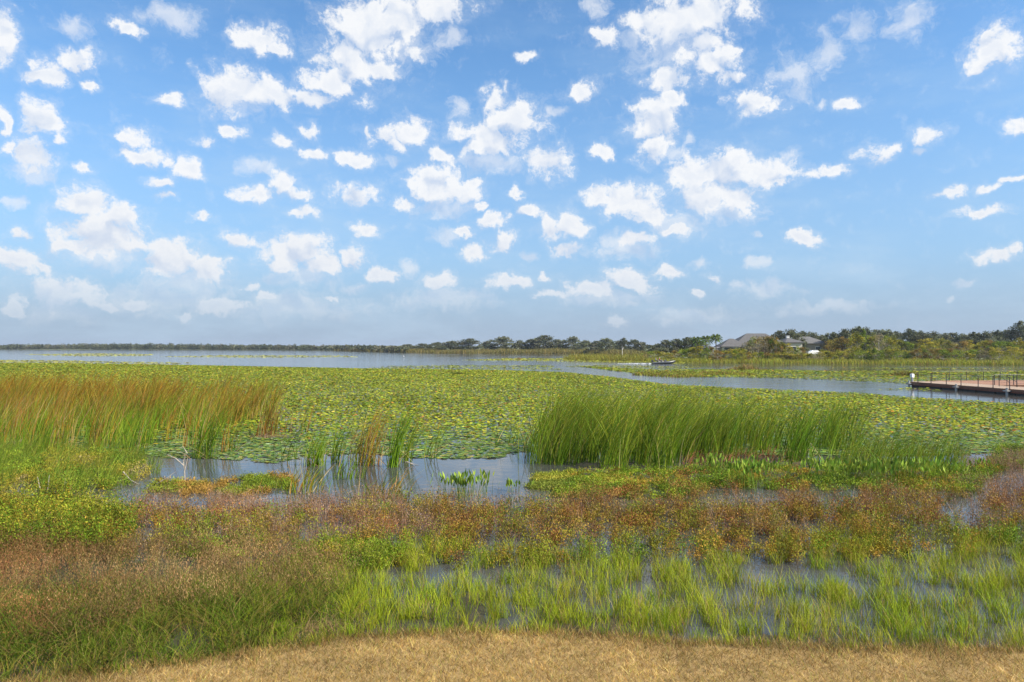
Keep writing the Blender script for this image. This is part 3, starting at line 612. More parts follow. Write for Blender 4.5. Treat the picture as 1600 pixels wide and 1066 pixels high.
clump('dead_reed_heap', 420, 684, 150, .5, .12, .4, [(.36, .22, .15), (.28, .17, .11)], 'pinkish heap of dead reed leaves below the orange clump', 1.2, cat='dead reeds')
clump('dead_reed_heap', 45, 695, 240, .9, .15, .5, [(.40, .27, .17), (.34, .22, .13)], 'tan heap of fallen reeds at the left edge of the cattails', 1.2, cat='dead reeds')
clump('dead_grass_heap', 492, 985, 260, .22, .12, .34, [(.40, .26, .13), (.30, .19, .09)], 'tan heap of dead grass lying at the edge of the bank', 1.3, cat='dead grass', w=.008)
def broadleaf(px, py, n, sx, h, label, lf=(.16, .05), cols=((.17, .26, .03), (.24, .31, .045), (.12, .2, .025))):
    X, Y = G(px, py); mb = MB(); x = RNG.normal(0, sx, n); y = RNG.normal(0, sx*.6, n); hh = h*RNG.uniform(.6, 1.1, n); c = pal(n, cols)
    le = RNG.uniform(0, .25, n); la = RNG.uniform(0, 6.28, n); blades(mb, x, y, -.02, hh, .012, le, la, .05, c*.7, c*.8, K=2)
    r = Euler((0, 0, 0)); o = (le+.05)*hh
    d = np.stack([np.cos(la)*.35, np.sin(la)*.35, np.ones(n)], 1); d /= np.linalg.norm(d, axis=1, keepdims=True)
    p = np.stack([x+np.cos(la)*o, y+np.sin(la)*o, hh], 1); leaves(mb, p+d*lf[0]*.35, lf[0]*RNG.uniform(.8, 1.3, n)*1.3, lf[1]*RNG.uniform(.8, 1.3, n)*1.4, d, c)
    tag(mb.build('pickerelweed', MF, loc=(X, Y, 0)), label, 'water plant', 'pickerelweed clumps')
broadleaf(722, 778, 130, .36, .62, 'dense broad-leaved green plant standing alone in the pool centre')
broadleaf(762, 770, 8, .10, .5, 'small few-leaved green plant just right of the dense pool plant')
broadleaf(800, 768, 22, .2, .25, 'low olive broad-leaved plant at the right end of the pool')
broadleaf(1110, 742, 60, .3, .6, 'broad-leaved plant left of the lime clump under the right reeds')
broadleaf(1165, 762, 170, .42, .75, 'lime green broad-leaved clump in front of the right reed bed')
broadleaf(1290, 752, 130, .5, .6, 'pale-leaved clump right of the lime clump, below the bending reeds')
broadleaf(1375, 756, 200, .6, .65, 'widest pale green broad-leaved clump at the right reed foot')
broadleaf(1450, 752, 120, .5, .6, 'broad-leaved clump ending the green strip at the right')
broadleaf(1530, 738, 14, .12, .35, 'tiny yellow-green plant alone in the water at far right')

# ------------------------------------------------------------------ lily pads
LILY = [(.27, .29, .020), (.35, .34, .028), (.17, .24, .018), (.08, .15, .02), (.46, .43, .07), (.44, .18, .03), (.13, .09, .02)]
LW = [5, 3.2, 4.8, 3.0, .7, .5, .8]
NEAR = [(.12, .20, .05), (.17, .24, .05), (.07, .14, .035), (.24, .28, .045), (.32, .26, .08), (.22, .28, .14)]
def field(poly, dens, r0, far_gain, colmix, raise_, seed, bias=0.0, n=7, tiltmax=.35, thin=None, out=None):
    pg = [G(*p_) for p_ in poly]; ys = np.array([p_[1] for p_ in pg]); X, Y = [], []; y0 = ys.min()
    while y0 < ys.max():
        y1 = y0*1.06; gg = 1+max(y0-32, 0)*far_gain; wd = .98*y1; n_ = int(dens/gg**2*2*wd*(y1-y0))
        X.append(RNG.uniform(-wd, wd, n_)); Y.append(RNG.uniform(y0, y1, n_)); y0 = y1
    x = np.concatenate(X); y = np.concatenate(Y); k = inpoly(x, y, pg); x, y = x[k], y[k]; d = y
    g = 1+np.maximum(d-32, 0)*far_gain; keep = np.ones(len(x), bool)
    q = fnoise(x, y, 5, seed)+.12*RNG.normal(0, 1, len(x)); keep &= q > bias
    if thin is not None: keep &= RNG.random(len(x)) < thin(pxof(x, y), pyof(y))
    x, y, d, g = x[keep], y[keep], d[keep], g[keep]; m = len(x)
    near = np.clip((40-d)/9, 0, 1); r = r0*g*RNG.uniform(.6, 1.3, m)*(1+.3*near)
    c = pal(m, LILY, LW, .16); cn = pal(m, NEAR, [4, 4, 3, 2, 1, 1.5], .16); sel = RNG.random(m) < near
    c[sel] = cn[sel]
    tone = .86+.3*fnoise(x, y, 9, seed+5); c = c*tone[:, None]
    if colmix is not None: c = c*(1-colmix[1])+np.array(colmix[0])*colmix[1]*(1+RNG.normal(0, .15, (m, 1)))
    lift = raise_*(1-near*.85)
    z = .008+RNG.random(m)*lift; tilt = RNG.random(m)**1.6*tiltmax*(1-near*.85)
    z = np.maximum(z, r*np.tan(tilt)*.35+.008)
    if out is not None: out.append((x, y, r, c, d))
    return x, y, z, r, tilt, RNG.uniform(0, 6.28, m), c
def add_field(mb, a, n=7): pads(mb, *a[:4], a[4], a[5], a[6], n=n)
def lilies():
    mb = MB(); far = [(-400, 567), (100, 568), (300, 571), (560, 576), (760, 578), (880, 582), (960, 590), (1040, 601), (1150, 607), (1250, 611), (1340, 615), (1430, 622), (1600, 632), (1950, 640)]
    near = [(1950, 700), (1600, 702), (1500, 712), (1380, 712), (1200, 712), (900, 706), (815, 706), (780, 716), (690, 717), (640, 715), (560, 708), (470, 716), (430, 724), (340, 717), (262, 716), (225, 710), (-400, 712)]
    thin = lambda px, py: np.clip(np.where((py > 672) & (px > 330) & (px < 900), .92, 1)*np.interp(px, [200, 420, 1900], [1, 1, 1]), 0, 1)
    a = field(far+near, 58, .082, .0085, None, .11, 120, .08, thin=thin, tiltmax=.38)
    rr = a[3]; x, y = a[0], a[1]; px = pxof(x, y)
    # the 300 pads that show largest, nearest the pool, become things of their own
    score = np.where((px > 20) & (px < 1585) & (a[1] < 31), rr*rr/a[1]**3, 0)
    # keep those not hidden in the reeds
    score = np.where(((px > 250) & (px < 815)) | (px > 1500), score, 0)*(1.*(RNG.random(len(x)) < .5))
    top = np.argsort(-score)[:300]; rest = np.ones(len(x), bool); rest[top] = False
    nr_ = a[1] < 60; add_field(mb, [q[rest & nr_] for q in a], 7); add_field(mb, [q[rest & ~nr_] for q in a], 5)
    tag(mb.build('lily_pad_cover', MP), 'unbroken yellow-green cover of lily pads over the lake', 'lily pads', kind='stuff')
    protos = []
    for k in range(6):
        p = MB(); pads(p, np.zeros(1), np.zeros(1), np.full(1, .012), np.full(1, .15), np.full(1, .04), np.full(1, 1.*k), pal(1, [NEAR[k]], None, .05), n=12, cup=.05)
        me = p.mesh('lily_pad', True); me.materials.append(MP); protos.append(me)
    for q in top:
        o = bpy.data.objects.new('lily_pad', protos[int(RNG.integers(6))]); C.objects.link(o)
        o.location = (x[q], y[q], 0.004+.012*random.random()); s = rr[q]/.15; o.scale = (s, s*random.uniform(.85, 1), 1); o.rotation_euler = (0, 0, random.uniform(0, 6.28))
        if px[q] > 1000: lb, gr = 'round lily pad beside the sparse pinkish stems at far right', 'lily pads by the right stems'
        elif px[q] > 640: lb, gr = 'round green lily pad on the straight front edge above the open pool', 'lily pads on the straight pool edge'
        elif px[q] > 465: lb, gr = 'round green lily pad floating around the feet of the tall orange cattail clump', 'lily pads around the orange clump'
        else: lb, gr = 'round grey-green lily pad in the drift right of the pale bare branch', 'lily pads near the bare branch'
        tag(o, lb, 'lily pad', gr)
    # drifts of smaller pads on the far water
    mb = MB()
    drifts = [([(900, 572), (960, 580), (1010, 585.5), (1100, 589.5), (1220, 591), (1300, 594), (1425, 600), (1950, 604), (1950, 581), (1600, 580), (1300, 580), (1160, 577), (1030, 578)], 3.2, .12, 0.22, None),
              ([(1300, 575), (1600, 575), (1950, 576), (1950, 578), (1400, 577)], .8, .1, .45, None),
              ([(880, 573), (930, 570.5), (1100, 573.5), (1060, 577), (960, 576)], .8, .1, .42, ((.26, .27, .10), .6)),
              ([(1360, 609), (1440, 606), (1475, 611), (1400, 613)], 3, .06, .42, None),
              ([(560, 573), (700, 571), (860, 571), (880, 579), (760, 577), (600, 576)], .8, .1, .38, ((.25, .28, .08), .5)),
              ([(40, 554), (150, 552.4), (240, 554), (230, 556.5), (100, 557)], .09, .1, .2, ((.50, .48, .12), .7)),
              ([(250, 557.5), (350, 555.2), (540, 556), (560, 558), (400, 559.5)], .10, .1, .2, ((.52, .50, .12), .7)),
              ([(-400, 561), (60, 563), (300, 567), (240, 572), (-400, 569)], .35, .1, .1, ((.42, .38, .06), .6)),
              ([(720, 563), (800, 560), (880, 560.5), (1000, 563.5), (1100, 566.5), (1060, 568.3), (900, 565)], .35, .1, .2, ((.42, .42, .05), .7))]
    for i, (poly, dn, rs, bias, cm) in enumerate(drifts):
        x, y = zone(poly, dn*2.2, 160000); k = fnoise(x/2.2, y/1.2, 7, 130+i)+.05*RNG.normal(0, 1, len(x)) > bias; x, y = x[k], y[k]; m = len(x)
        c = pal(m, LILY, LW, .16)
        if cm: c = c*(1-cm[1])+np.array(cm[0])*cm[1]
        r = RNG.uniform(.12, .26, m)*np.clip(y/110, .8, 3); pads(mb, x, y, RNG.uniform(.01, .09, m), r, RNG.random(m)*.16, RNG.uniform(0, 6.28, m), c, n=6)
    tag(mb.build('lily_drift', MP), 'thin drifts of lily pads across the far open water and channels', 'lily pads', kind='stuff')
lilies()
def flower(px, py, label):
    X, Y = G(px, py); r = empty('water_lily_flower', (X, Y, .03)); r.scale = (.6, .6, .6); tag(r, label, 'flower', 'white water lily flowers')
    mb = MB(); n = 16; a = np.arange(n)*2.4; t = np.linspace(.25, 1, n); d = np.stack([np.cos(a)*t, np.sin(a)*t, 1.1-t*.8], 1); d /= np.linalg.norm(d, axis=1, keepdims=True)
    leaves(mb, d*.06, .13, .055, d, np.tile([.85, .85, .82], (n, 1))); mb.build('petals', MP, r)
    m2 = MB(); tube(m2, [(0, 0, 0), (0, 0, .045)], [.02, .014], (.6, .42, .05)); m2.build('flower_centre', MP, r)
flower(281, 648, 'white water lily flower among dark pads inside the left cattails'); flower(625, 768, 'tiny white flower on open water before the upright green clump')
# small tussocks on the pads and channels
def tussock(px, py, sx, h, n, cols, label):
    X, Y = G(px, py); mb = MB(); x = RNG.normal(0, sx, n); y = RNG.normal(0, sx*.5, n); c = pal(n, cols); k = np.exp(-(x/sx)**2*.6)
    blades(mb, x, y, 0, h*k*RNG.uniform(.5, 1.1, n), .05+.02*sx, RNG.uniform(0, .7, n), RNG.uniform(0, 6.28, n), .3, c*.8, c, K=3)
    tag(mb.build('tussock', MG, loc=(X, Y, 0)), label, 'tussock', 'tussocks on the lake')
tussock(716, 585, .95, .45, 260, [(.10, .12, .02), (.16, .16, .03)], 'dark green tussock on the pad field near its far edge')
tussock(638, 597, .35, .3, 60, [(.12, .13, .02)], 'small dark tussock left on the pad field'); tussock(716, 602, .35, .3, 60, [(.15, .13, .03)], 'small brownish tussock in the middle of the pad field')
tussock(811, 562, .9, .8, 120, [(.30, .17, .05)], 'little brown tussock alone on the far water')
tussock(1164, 578, 2.0, 1.3, 420, [(.20, .20, .03), (.30, .19, .06), (.26, .18, .09)], 'olive tussock with pinkish stems in the right channel')
tussock(1412, 587, 1.6, .9, 380, [(.22, .16, .04), (.16, .15, .03)], 'brown-green tussock left of the dock light')
def low_bar(poly, dn, h, cols, label):
    mb = MB(); x, y = zone(poly, dn); m = len(x); c = pal(m, cols); k = fnoise(x, y, 6, 140) > .3; x, y, c = x[k], y[k], c[k]
    blades(mb, x, y, 0, h*RNG.uniform(.4, 1.2, len(x)), .10, RNG.uniform(0, .5, len(x)), RNG.uniform(0, 6.28, len(x)), .3, c*.85, c, K=2)
    tag(mb.build('marsh_bar', MG), label, 'reeds', kind='stuff')
low_bar([(985, 586), (1010, 582), (1060, 582), (1160, 583), (1185, 587), (1060, 590)], 16, .35, [(.22, .24, .03), (.26, .26, .03), (.22, .12, .05)], 'low olive bar of plants in the channel below the boat')
low_bar([(876, 562.2), (900, 560.3), (1010, 560.8), (1010, 565), (940, 564.6)], 5, 1.9, [(.28, .26, .04), (.20, .21, .03), (.33, .27, .05)], 'golden reed spit reaching into the lake from the right shore')
# ------------------------------------------------------------------ sticks and the bare branch
def branch(name, px, py, segs, label, col=(.36, .31, .25), r=.018):
    X, Y = G(px, py); mb = MB()
    for s in segs:
        k = len(s); tube(mb, s, [r*(1-.7*i/(k-1)) for i in range(k)], col, 6)
    tag(mb.build(name, solid('weathered_wood', None, .85, var=.3), loc=(X, Y, 0)), label, 'dead branch', 'dead branches')
branch('bare_branch', 289, 757, [[(.02, 0, -.05), (0, 0, .4), (-.05, .02, .75), (.02, 0, 1.0)], [(-.02, 0, .6), (-.3, .05, .82), (-.55, 0, .95)], [(-.04, 0, .75), (.08, 0, 1.0), (-.06, 0, 1.22)], [(0, 0, .45), (.1, 0, .85)]], 'pale forked bare branch standing at the left of the pool', r=.02)
branch('fallen_stick', 205, 756, [[(-.35, .2, .35), (0, 0, .12), (.3, -.1, .02)]], 'curved pale stick lying in water left of the bare branch')
branch('fallen_stick', 258, 758, [[(-.25, 0, .05), (.1, 0, .25), (.32, .05, .42)]], 'straight pale stick leaning just left of the bare branch foot')
branch('fallen_stick', 640, 727, [[(-.15, 0, .12), (.1, .1, .05), (.35, 0, .0)], [(-.1, 0, .14), (.2, -.1, .02)]], 'pale stick floating right of the upright green cattails')
branch('dead_reed_stalk', 75, 768, [[(-.2, 0, 0), (-.3, 0, .45)], [(0, 0, 0), (.06, 0, .5)], [(.5, 0, 0), (.55, 0, .4)]], 'thin pale dead stems in water at the left edge')
def yellow_leaf():
    X, Y = G(107, 782); mb = MB(); leaves(mb, np.array([[0, 0, .35], [.03, 0, .28], [-.03, .0, .25]]), np.array([.42, .34, .3]), .12, np.array([[.05, 0, 1.], [-.1, 0, 1.], [.2, 0, 1.]]), np.tile([.55, .36, .02], (3, 1)))
    tube(mb, [(0, 0, -.03), (0, 0, .2)], [.01, .008], (.3, .25, .05), 5)
    tag(mb.build('yellow_leaf_plant', MF, loc=(X, Y, 0)), 'single bright yellow-orange upright leaf plant at left in the water', 'plant')
yellow_leaf()
# ------------------------------------------------------------------ trees
def crown_mesh(name, w, h, base, nclump, per, leaf, cols, gap=.0, flat=.7, top=None, seed=0, ccol=None, droop=0.0):
    """one crown of leaf clumps, unit: metres; w = half width, h = total height, base = lowest foliage"""
    g = np.random.default_rng(seed); mb = MB(); P = []; Cc = []
    for k in range(nclump):
        a = g.uniform(0, 6.28); q = g.random()**.45; u = g.random()
        zz = base+(h*.93-base)*u; env = max(.12, 1-max(0, (u-.35)/.68)**2.2)*min(1, .72+u)
        rr = w*env*q; rr *= .78+.5*abs(math.sin(a*1.5+seed))*g.random()+.1; zz += (h-base)*.07*g.normal()*(u > .5); c0 = np.array([math.cos(a)*rr, math.sin(a)*rr, min(zz, h*1.02)])
        s = g.uniform(.4, 1.25)*(h-base)*.15*(1.2-.3*q)
        n = int(per*g.uniform(.6, 1.3)); d = g.normal(0, 1, (n, 3)); d /= np.linalg.norm(d, axis=1, keepdims=True)
        pts = c0+d*(g.random((n, 1))**.4)*s*np.array([1.25, 1.25, flat]); pts[:, 2] = np.maximum(pts[:, 2], base*.6+.1)
        if droop: pts[:, 2] -= droop*g.random(n)**2*s
        P.append(pts); col = np.array(cols[g.integers(len(cols))])*g.uniform(.78, 1.25); Cc.append(np.tile(col, (n, 1))*(1+g.normal(0, .13, (n, 1))))
    P = np.concatenate(P); Cc = np.clip(np.concatenate(Cc), .004, .8); n = len(P)
    leaves(mb, P, leaf*RNG.uniform(.7, 1.4, n), leaf*.75, rdir(n), Cc)
    me = mb.mesh(name); me.materials.append(MT); return me
def trunk_mesh(w, h, base, seed, r0=.25, limbs=5, forks=1, bark=None):
    g = random.Random(seed); mb = MB()
    for q in range(forks):
        ox = (q-(forks-1)/2)*.3; lx = ox*2+g.uniform(-.4, .4)
        p = [(ox, 0, -.3), (ox+lx*.2, g.uniform(-.1, .1), base*.5), (ox+lx*.6, g.uniform(-.3, .3), base+.15*(h-base)), (ox+lx, 0, base+(h-base)*.75)]
        tube(mb, p, [r0, r0*.8, r0*.55, r0*.12], (.1, .08, .06), 7)
        for k in range(limbs):
            a = g.uniform(0, 6.28); z0 = base*.6+(h-base)*g.uniform(.0, .45); e = w*g.uniform(.5, .85)
            tube(mb, [(ox+lx*.4, 0, z0), (math.cos(a)*e*.5+ox, math.sin(a)*e*.5, z0+(h-z0)*.35), (math.cos(a)*e, math.sin(a)*e, z0+(h-z0)*.6)], [r0*.4, r0*.25, r0*.07], (.1, .08, .06), 5)
    me = mb.mesh('trunk'); me.materials.append(bark or MB_BARK); return me
OAKC = [(.11, .125, .06), (.15, .16, .085), (.075, .09, .045), (.17, .165, .10)]
WILC = [(.33, .30, .03), (.27, .28, .028), (.36, .30, .035), (.19, .20, .028)]
RUSC = [(.30, .19, .045), (.29, .23, .04), (.22, .16, .04)]
GRYC = [(.26, .21, .12), (.22, .18, .10), (.28, .25, .11)]
GRNC = [(.18, .24, .022), (.25, .29, .028), (.12, .17, .02)]
PROT = {}
def protos():
    for k in range(4): PROT['oak', k] = (crown_mesh('crown', 6, 10, .9, 95, 50, .55, OAKC, seed=k+1, flat=.7), trunk_mesh(6, 10, 2.6, k, .4), 6, 10)
    for nm, cols, s0 in (('willow', WILC, 20), ('rust', RUSC, 30), ('grey', GRYC, 40), ('green', GRNC, 50)):
        for k in range(3): PROT[nm, k] = (crown_mesh('crown', 2.4, 6, .5, 30, 75 if nm != 'grey' else 40, .26, cols, seed=s0+k, flat=.9), trunk_mesh(2.4, 6, .9, s0+k, .10, 4, 3, MB_PALE), 2.4, 6)
protos()
def tree(name, kind, px, d, ytop, wpx, label, cat='tree', group=None, k=None):
    cr, tr, w, h = PROT[kind, k if k is not None else random.randrange(4 if kind == 'oak' else 3)]
    X, Y = at(px, d); gz = float(ground_z(np.array([X]), np.array([Y]))[0]); hh = top_h(ytop, d)-max(gz, 0)
    r = empty(name, (X, Y, max(gz, 0)-.05), random.uniform(0, 6.28)); s = wpx/F*d/2/w
    r.scale = (s, s, hh/h); tag(r, label, cat, group)
    o = bpy.data.objects.new('crown', cr); C.objects.link(o); o.parent = r
    o = bpy.data.objects.new('trunk', tr); C.objects.link(o); o.parent = r
    return r
# middle shore: separate rounded oaks
mid = [(612, 540, 30), (636, 538, 30), (660, 537, 32), (684, 535, 34), (704, 533, 36), (733, 529.5, 40), (762, 533, 30), (787, 526, 44), (812, 532, 26), (829, 530, 30), (850, 524.5, 40), (873, 531, 30), (896, 526, 32), (915, 532, 26)]
named = {787: 'big rounded dark oak, third highest on the middle shore', 850: 'tallest dark oak on the middle shore with domed crown', 896: 'domed dark oak just right of the tallest middle shore oak', 733: 'broad low domed oak left of the highest middle shore oaks'}
for px, yt, w in mid:
    tree('oak_tree', 'oak', px, float(shore_d(px))+35, yt, w*1.15, named.get(px, 'low dark oak filling the row between the domed oaks on the middle shore'), group='oaks on the middle shore')
for px, yt, w, d in [(932, 533, 26, 380), (948, 529, 30, 360), (974, 528.5, 16, 350), (966, 533, 26, 370), (991, 531, 26, 350), (1005, 535, 18, 350)]:
    tree('oak_tree', 'oak', px, d, yt, w*1.2, {948: 'rounded dark oak rising behind the golden reed spit', 974: 'narrow dark oak behind the pale dead trunk'}.get(px, 'dark oak in the clump behind the golden reed spit'), group='oaks behind the reed spit')
for px, yt, w in [(1018, 539, 16), (1028, 537, 20), (1041, 531.5, 22), (1058, 530, 24), (1074, 527.5, 26), (1085, 531, 22), (1098, 534, 24)]:
    tree('oak_tree', 'oak', px, 265, yt, w*1.3, {1041: 'rounded dark oak left of the palms, first tall one', 1074: 'dark oak standing right behind the palms'}.get(px, 'dark oak in the clump left of the palms'), group='oaks left of the palms')
# oaks behind the right shore
PR = [(1130, 531), (1205, 521), (1215, 517), (1232, 514), (1247, 516), (1262, 521), (1290, 519), (1312, 516), (1345, 510), (1380, 513), (1400, 515), (1430, 515), (1470, 520), (1500, 519), (1540, 516), (1575, 515), (1640, 514)]
for i, px in enumerate(range(1218, 1700, 17)):
    yt = np.interp(px, *zip(*PR))+random.uniform(-2, 4); big = (1580 < px < 1600)
    lb = 'tallest dark oak at the right edge of the picture' if big else ('dark airy oak showing above the house roofs' if px < 1290 else 'dark oak in the row behind the olive willows on the right shore')
    tree('oak_tree', 'oak', px+random.uniform(-3, 3), 255+random.uniform(-12, 14), 503 if big else yt, 38*random.uniform(.8, 1.35), lb, group='oaks behind the right shore')
# willows and shrubs
WT = [(1125, 547), (1140, 541), (1160, 538), (1178, 526), (1198, 523), (1213, 527), (1232, 538), (1255, 545), (1285, 541), (1297, 531), (1315, 522), (1350, 516), (1380, 520), (1410, 530), (1440, 528), (1470, 526), (1510, 533), (1550, 531), (1640, 529)]
KN = {'willow': 'olive-yellow willow', 'rust': 'rusty brown willow', 'grey': 'grey half-bare willow', 'green': 'green willow'}
def where(px):
    return ('left of the palms' if px < 1080 else 'in front of the palms' if px < 1125 else 'in front of the big grey roof' if px < 1245 else
            'in front of the second house' if px < 1300 else 'in the high thicket right of the houses' if px < 1420 else 'in the thicket above the dock')
for px in np.concatenate([np.arange(1150, 1172, 9), np.arange(1172, 1240, 5), np.arange(1252, 1690, 11)]):
    kd = random.choices(['willow', 'rust', 'grey', 'green'], [5, 2.2 if px > 1240 else 5, 1.6 if px > 1240 else 3, 2.4])[0]
    if 1238 < px < 1252 or 1262 < px < 1284: continue
    yt = np.interp(px, *zip(*WT))+random.uniform(-1.5, 5)
    tree('willow_tree', kd, px, 205+random.uniform(-7, 7), yt, random.uniform(20, 32), 'tall %s %s' % (KN[kd], where(px)), group='willows on the right shore')
for px in np.arange(1008, 1690, 9.5):
    kd = random.choices(['willow', 'rust', 'grey', 'green'], [5, 1.5, 1, 3])[0]
    yt = np.interp(px, [1000, 1050, 1085, 1110, 1140, 1250, 1300, 1400, 1700], [552, 548, 543, 541, 547, 552, 550, 546, 545])+random.uniform(-3, 3)*(.4 if 1240 < px < 1290 else 1)
    tree('willow_shrub', kd, px, float(shore_d(px))+random.uniform(7, 16), yt, random.uniform(16, 28), 'low %s by the water %s' % (KN[kd].replace('willow', 'willow shrub').replace('olive-yellow', 'golden'), where(px)), 'shrub', group='shrubs along the right shore')
tree('cedar_tree', 'green', 1246, 197, 540, 10, 'small dark conical evergreen before the cream house wall', k=1)
# reeds along the shores
def shore_reeds():
    mb = MB(); n = 26000; px = RNG.uniform(960, 1850, n); px = px[px > 990]; n = len(px); d = shore_d(px)+RNG.uniform(-3, 9, n)
    x = (px-800)/F*d; q = fnoise(px, d, 22, 150); c = pal(n, [(.26, .28, .03), (.32, .30, .035), (.18, .22, .025), (.26, .19, .045)]); c *= (.7+.6*q)[:, None]
    blades(mb, x, d, np.maximum(ground_z(x, d), 0)-.05, RNG.uniform(.5, 1.5, n)*(.4+.9*q), .09, RNG.uniform(0, .3, n), RNG.uniform(0, 6.28, n), .25, c*.9, c, K=2)
    tag(mb.build('shore_reeds', MG), 'olive reed fringe along the foot of the right shore', 'reeds', kind='stuff')
    mb = MB(); n = 22000; px = RNG.uniform(520, 1010, n); d = shore_d(px)+RNG.uniform(-2, 26, n); x = (px-800)/F*d
    q = fnoise(px, d, 30, 155); c = pal(n, [(.20, .17, .05), (.16, .15, .04), (.23, .18, .06)])
    blades(mb, x, d, np.maximum(ground_z(x, d), 0)-.05, RNG.uniform(1.2, 2.6, n)*(.5+q), .22, RNG.uniform(0, .3, n), RNG.uniform(0, 6.28, n), .2, c, c, K=2)
    tag(mb.build('shore_reeds', MG), 'brown reed fringe along the foot of the middle shore', 'reeds', kind='stuff')
shore_reeds()
def far_wood():
    mb = MB(); P = []; Cc = []
    for px in np.arange(-700, 640, 3.2):
        s = float(shore_d(px)); 
        for row in range(2):
            d = s+10+row*22+random.uniform(-6, 6); hh = top_h(np.interp(px, [-700, 0, 230, 300, 620], [538, 538, 536.4, 537.6, 539.8])+random.uniform(-1.0, 1.6), d)*random.uniform(.82, 1.05)
            X, Y = at(px+random.uniform(-2, 2), d); n = 90; w = random.uniform(2.5, 5)
            dd = RNG.normal(0, 1, (n, 3)); dd /= np.linalg.norm(dd, axis=1, keepdims=True); p = dd*(RNG.random((n, 1))**.4)*np.array([w, w, hh*.5])+np.array([X, Y, hh*.52])
            P.append(p); c = np.array(random.choice(OAKC))*random.uniform(.8, 1.3); Cc.append(np.tile(c, (n, 1))*(1+RNG.normal(0, .15, (n, 1))))
    P = np.concatenate(P); n = len(P); leaves(mb, P, RNG.uniform(1.0, 2.0, n), 1.1, rdir(n), np.clip(np.concatenate(Cc), .01, .5))
    tag(mb.build('far_wood', MT), 'low dark band of woodland along the far left shore', 'woodland', kind='stuff')
far_wood()
def palm(px, ytop, d, label):
    X, Y = at(px, d); h = top_h(ytop, d); r = empty('palm_tree', (X, Y, .5)); tag(r, label, 'palm tree', 'palms beside the big roof'); h -= .5
    mb = MB(); tube(mb, [(0, 0, -.6), (.08, 0, h*.5), (0, 0, h-1.2)], [.22, .17, .16], (.16, .13, .10), 8); mb.build('trunk', MB_BARK, r)
    mb = MB(); n = 30
    for k in range(n):
        a = k*2.399; e = R(75-105*k/n); L_ = 2.2; c = pal(1, [(.10, .15, .02), (.15, .19, .03), (.07, .11, .02)])[0]
        cp = np.array([0, 0, h-1.2]); pr = None
        m = 11
        for s in range(1, m+1):
            t = s/m; rad = L_*t*math.cos(e)*(1); zz = L_*t*math.sin(e)-.75*t*t
            q = cp+np.array([math.cos(a)*rad, math.sin(a)*rad, zz])
            if s > 3:
                for sd in (-1, 1):
                    dd = np.array([math.cos(a+sd*.9)*.6, math.sin(a+sd*.9)*.6, -.45]); dd /= np.linalg.norm(dd)
                    leaves(mb, (q+dd*.26)[None], .7, .2, dd[None], c[None]*(1+.1*random.random()))
            if pr is not None: tube(mb, [tuple(pr), tuple(q)], [.03, .02], c, 4, False)
            pr = q
    mb.build('fronds', MT, r)
palm(1088, 526.5, 232, 'left of the three palms, with the smallest crown'); palm(1103, 525, 236, 'middle palm of the three with broad dark crown'); palm(1118.5, 522.5, 230, 'right palm of the three, nearest the big roof')
branch('dead_tree_trunk', 972, 562, [[(0, 0, -.1), (.05, 0, 2.5), (.0, 0, 4.4)], [(.04, 0, 3.2), (.5, 0, 4.0)]], 'pale dead tree trunk standing at the reed spit', col=(.55, .52, .45), r=.16)

# ------------------------------------------------------------------ houses
ROOF = solid('roof_shingle', None, .9, nscale=2.5, var=.18, bump=.4); WALL = solid('stucco', None, .85, nscale=3, var=.08); GLASS = solid('window_glass', (.03, .04, .05), .15, nscale=1, var=.1)
def hip(mb, x0, x1, y0, y1, z0, z1, c, ov=.5, th=.18):
    x0 -= ov; x1 += ov; y0 -= ov; y1 += ov; w = (y1-y0)/2; l = x1-x0
    a, b = (x0+min(w, l/2-.01), x1-min(w, l/2-.01)); ym = (y0+y1)/2
    v = [(x0, y0, z0), (x1, y0, z0), (x1, y1, z0), (x0, y1, z0), (a, ym, z1), (b, ym, z1), (x0, y0, z0-th), (x1, y0, z0-th), (x1, y1, z0-th), (x0, y1, z0-th)]
    mb.add(v, [(0, 1, 5, 4), (2, 3, 4, 5), (0, 6, 7, 1), (1, 7, 8, 2), (2, 8, 9, 3), (3, 9, 6, 0), (9, 8, 7, 6)], c); mb.add(v, [(1, 2, 5), (3, 0, 4)], c)
def house(px, d, label, blocks, wins, chim, rz=0.0, rc=(.095, .09, .088), wc=(.50, .46, .36)):
    X, Y = at(px, d); r = empty('house', (X, Y, 1.4), rz); tag(r, label, 'house', 'houses on the right shore')
    wl = MB(); rf = MB()
    for (x0, x1, y0, y1, ze, zr) in blocks:
        box(wl, ((x0+x1)/2, (y0+y1)/2, ze/2-.3), (x1-x0, y1-y0, ze+.55), wc); hip(rf, x0, x1, y0, y1, ze, zr, rc)
    wl.build('wall', WALL, r); ro = rf.build('roof', ROOF, r)
    if chim:
        m = MB(); box(m, chim[:3], (.9, .9, 2.2), (.75, .73, .68)); box(m, (chim[0], chim[1], chim[2]+1.16), (1.1, 1.1, .12), (.6, .58, .55)); m.build('chimney', WALL, ro)
    for (x, y, z, w, h) in wins:
        f = MB(); box(f, (x, y, z), (w+.24, .10, h+.24), (.7, .68, .62)); fo = f.build('window', WALL, r)
        g = MB(); box(g, (x, y-.07, z), (w, .05, h), (.03, .04, .05)); g.build('pane', GLASS, fo)
    return r
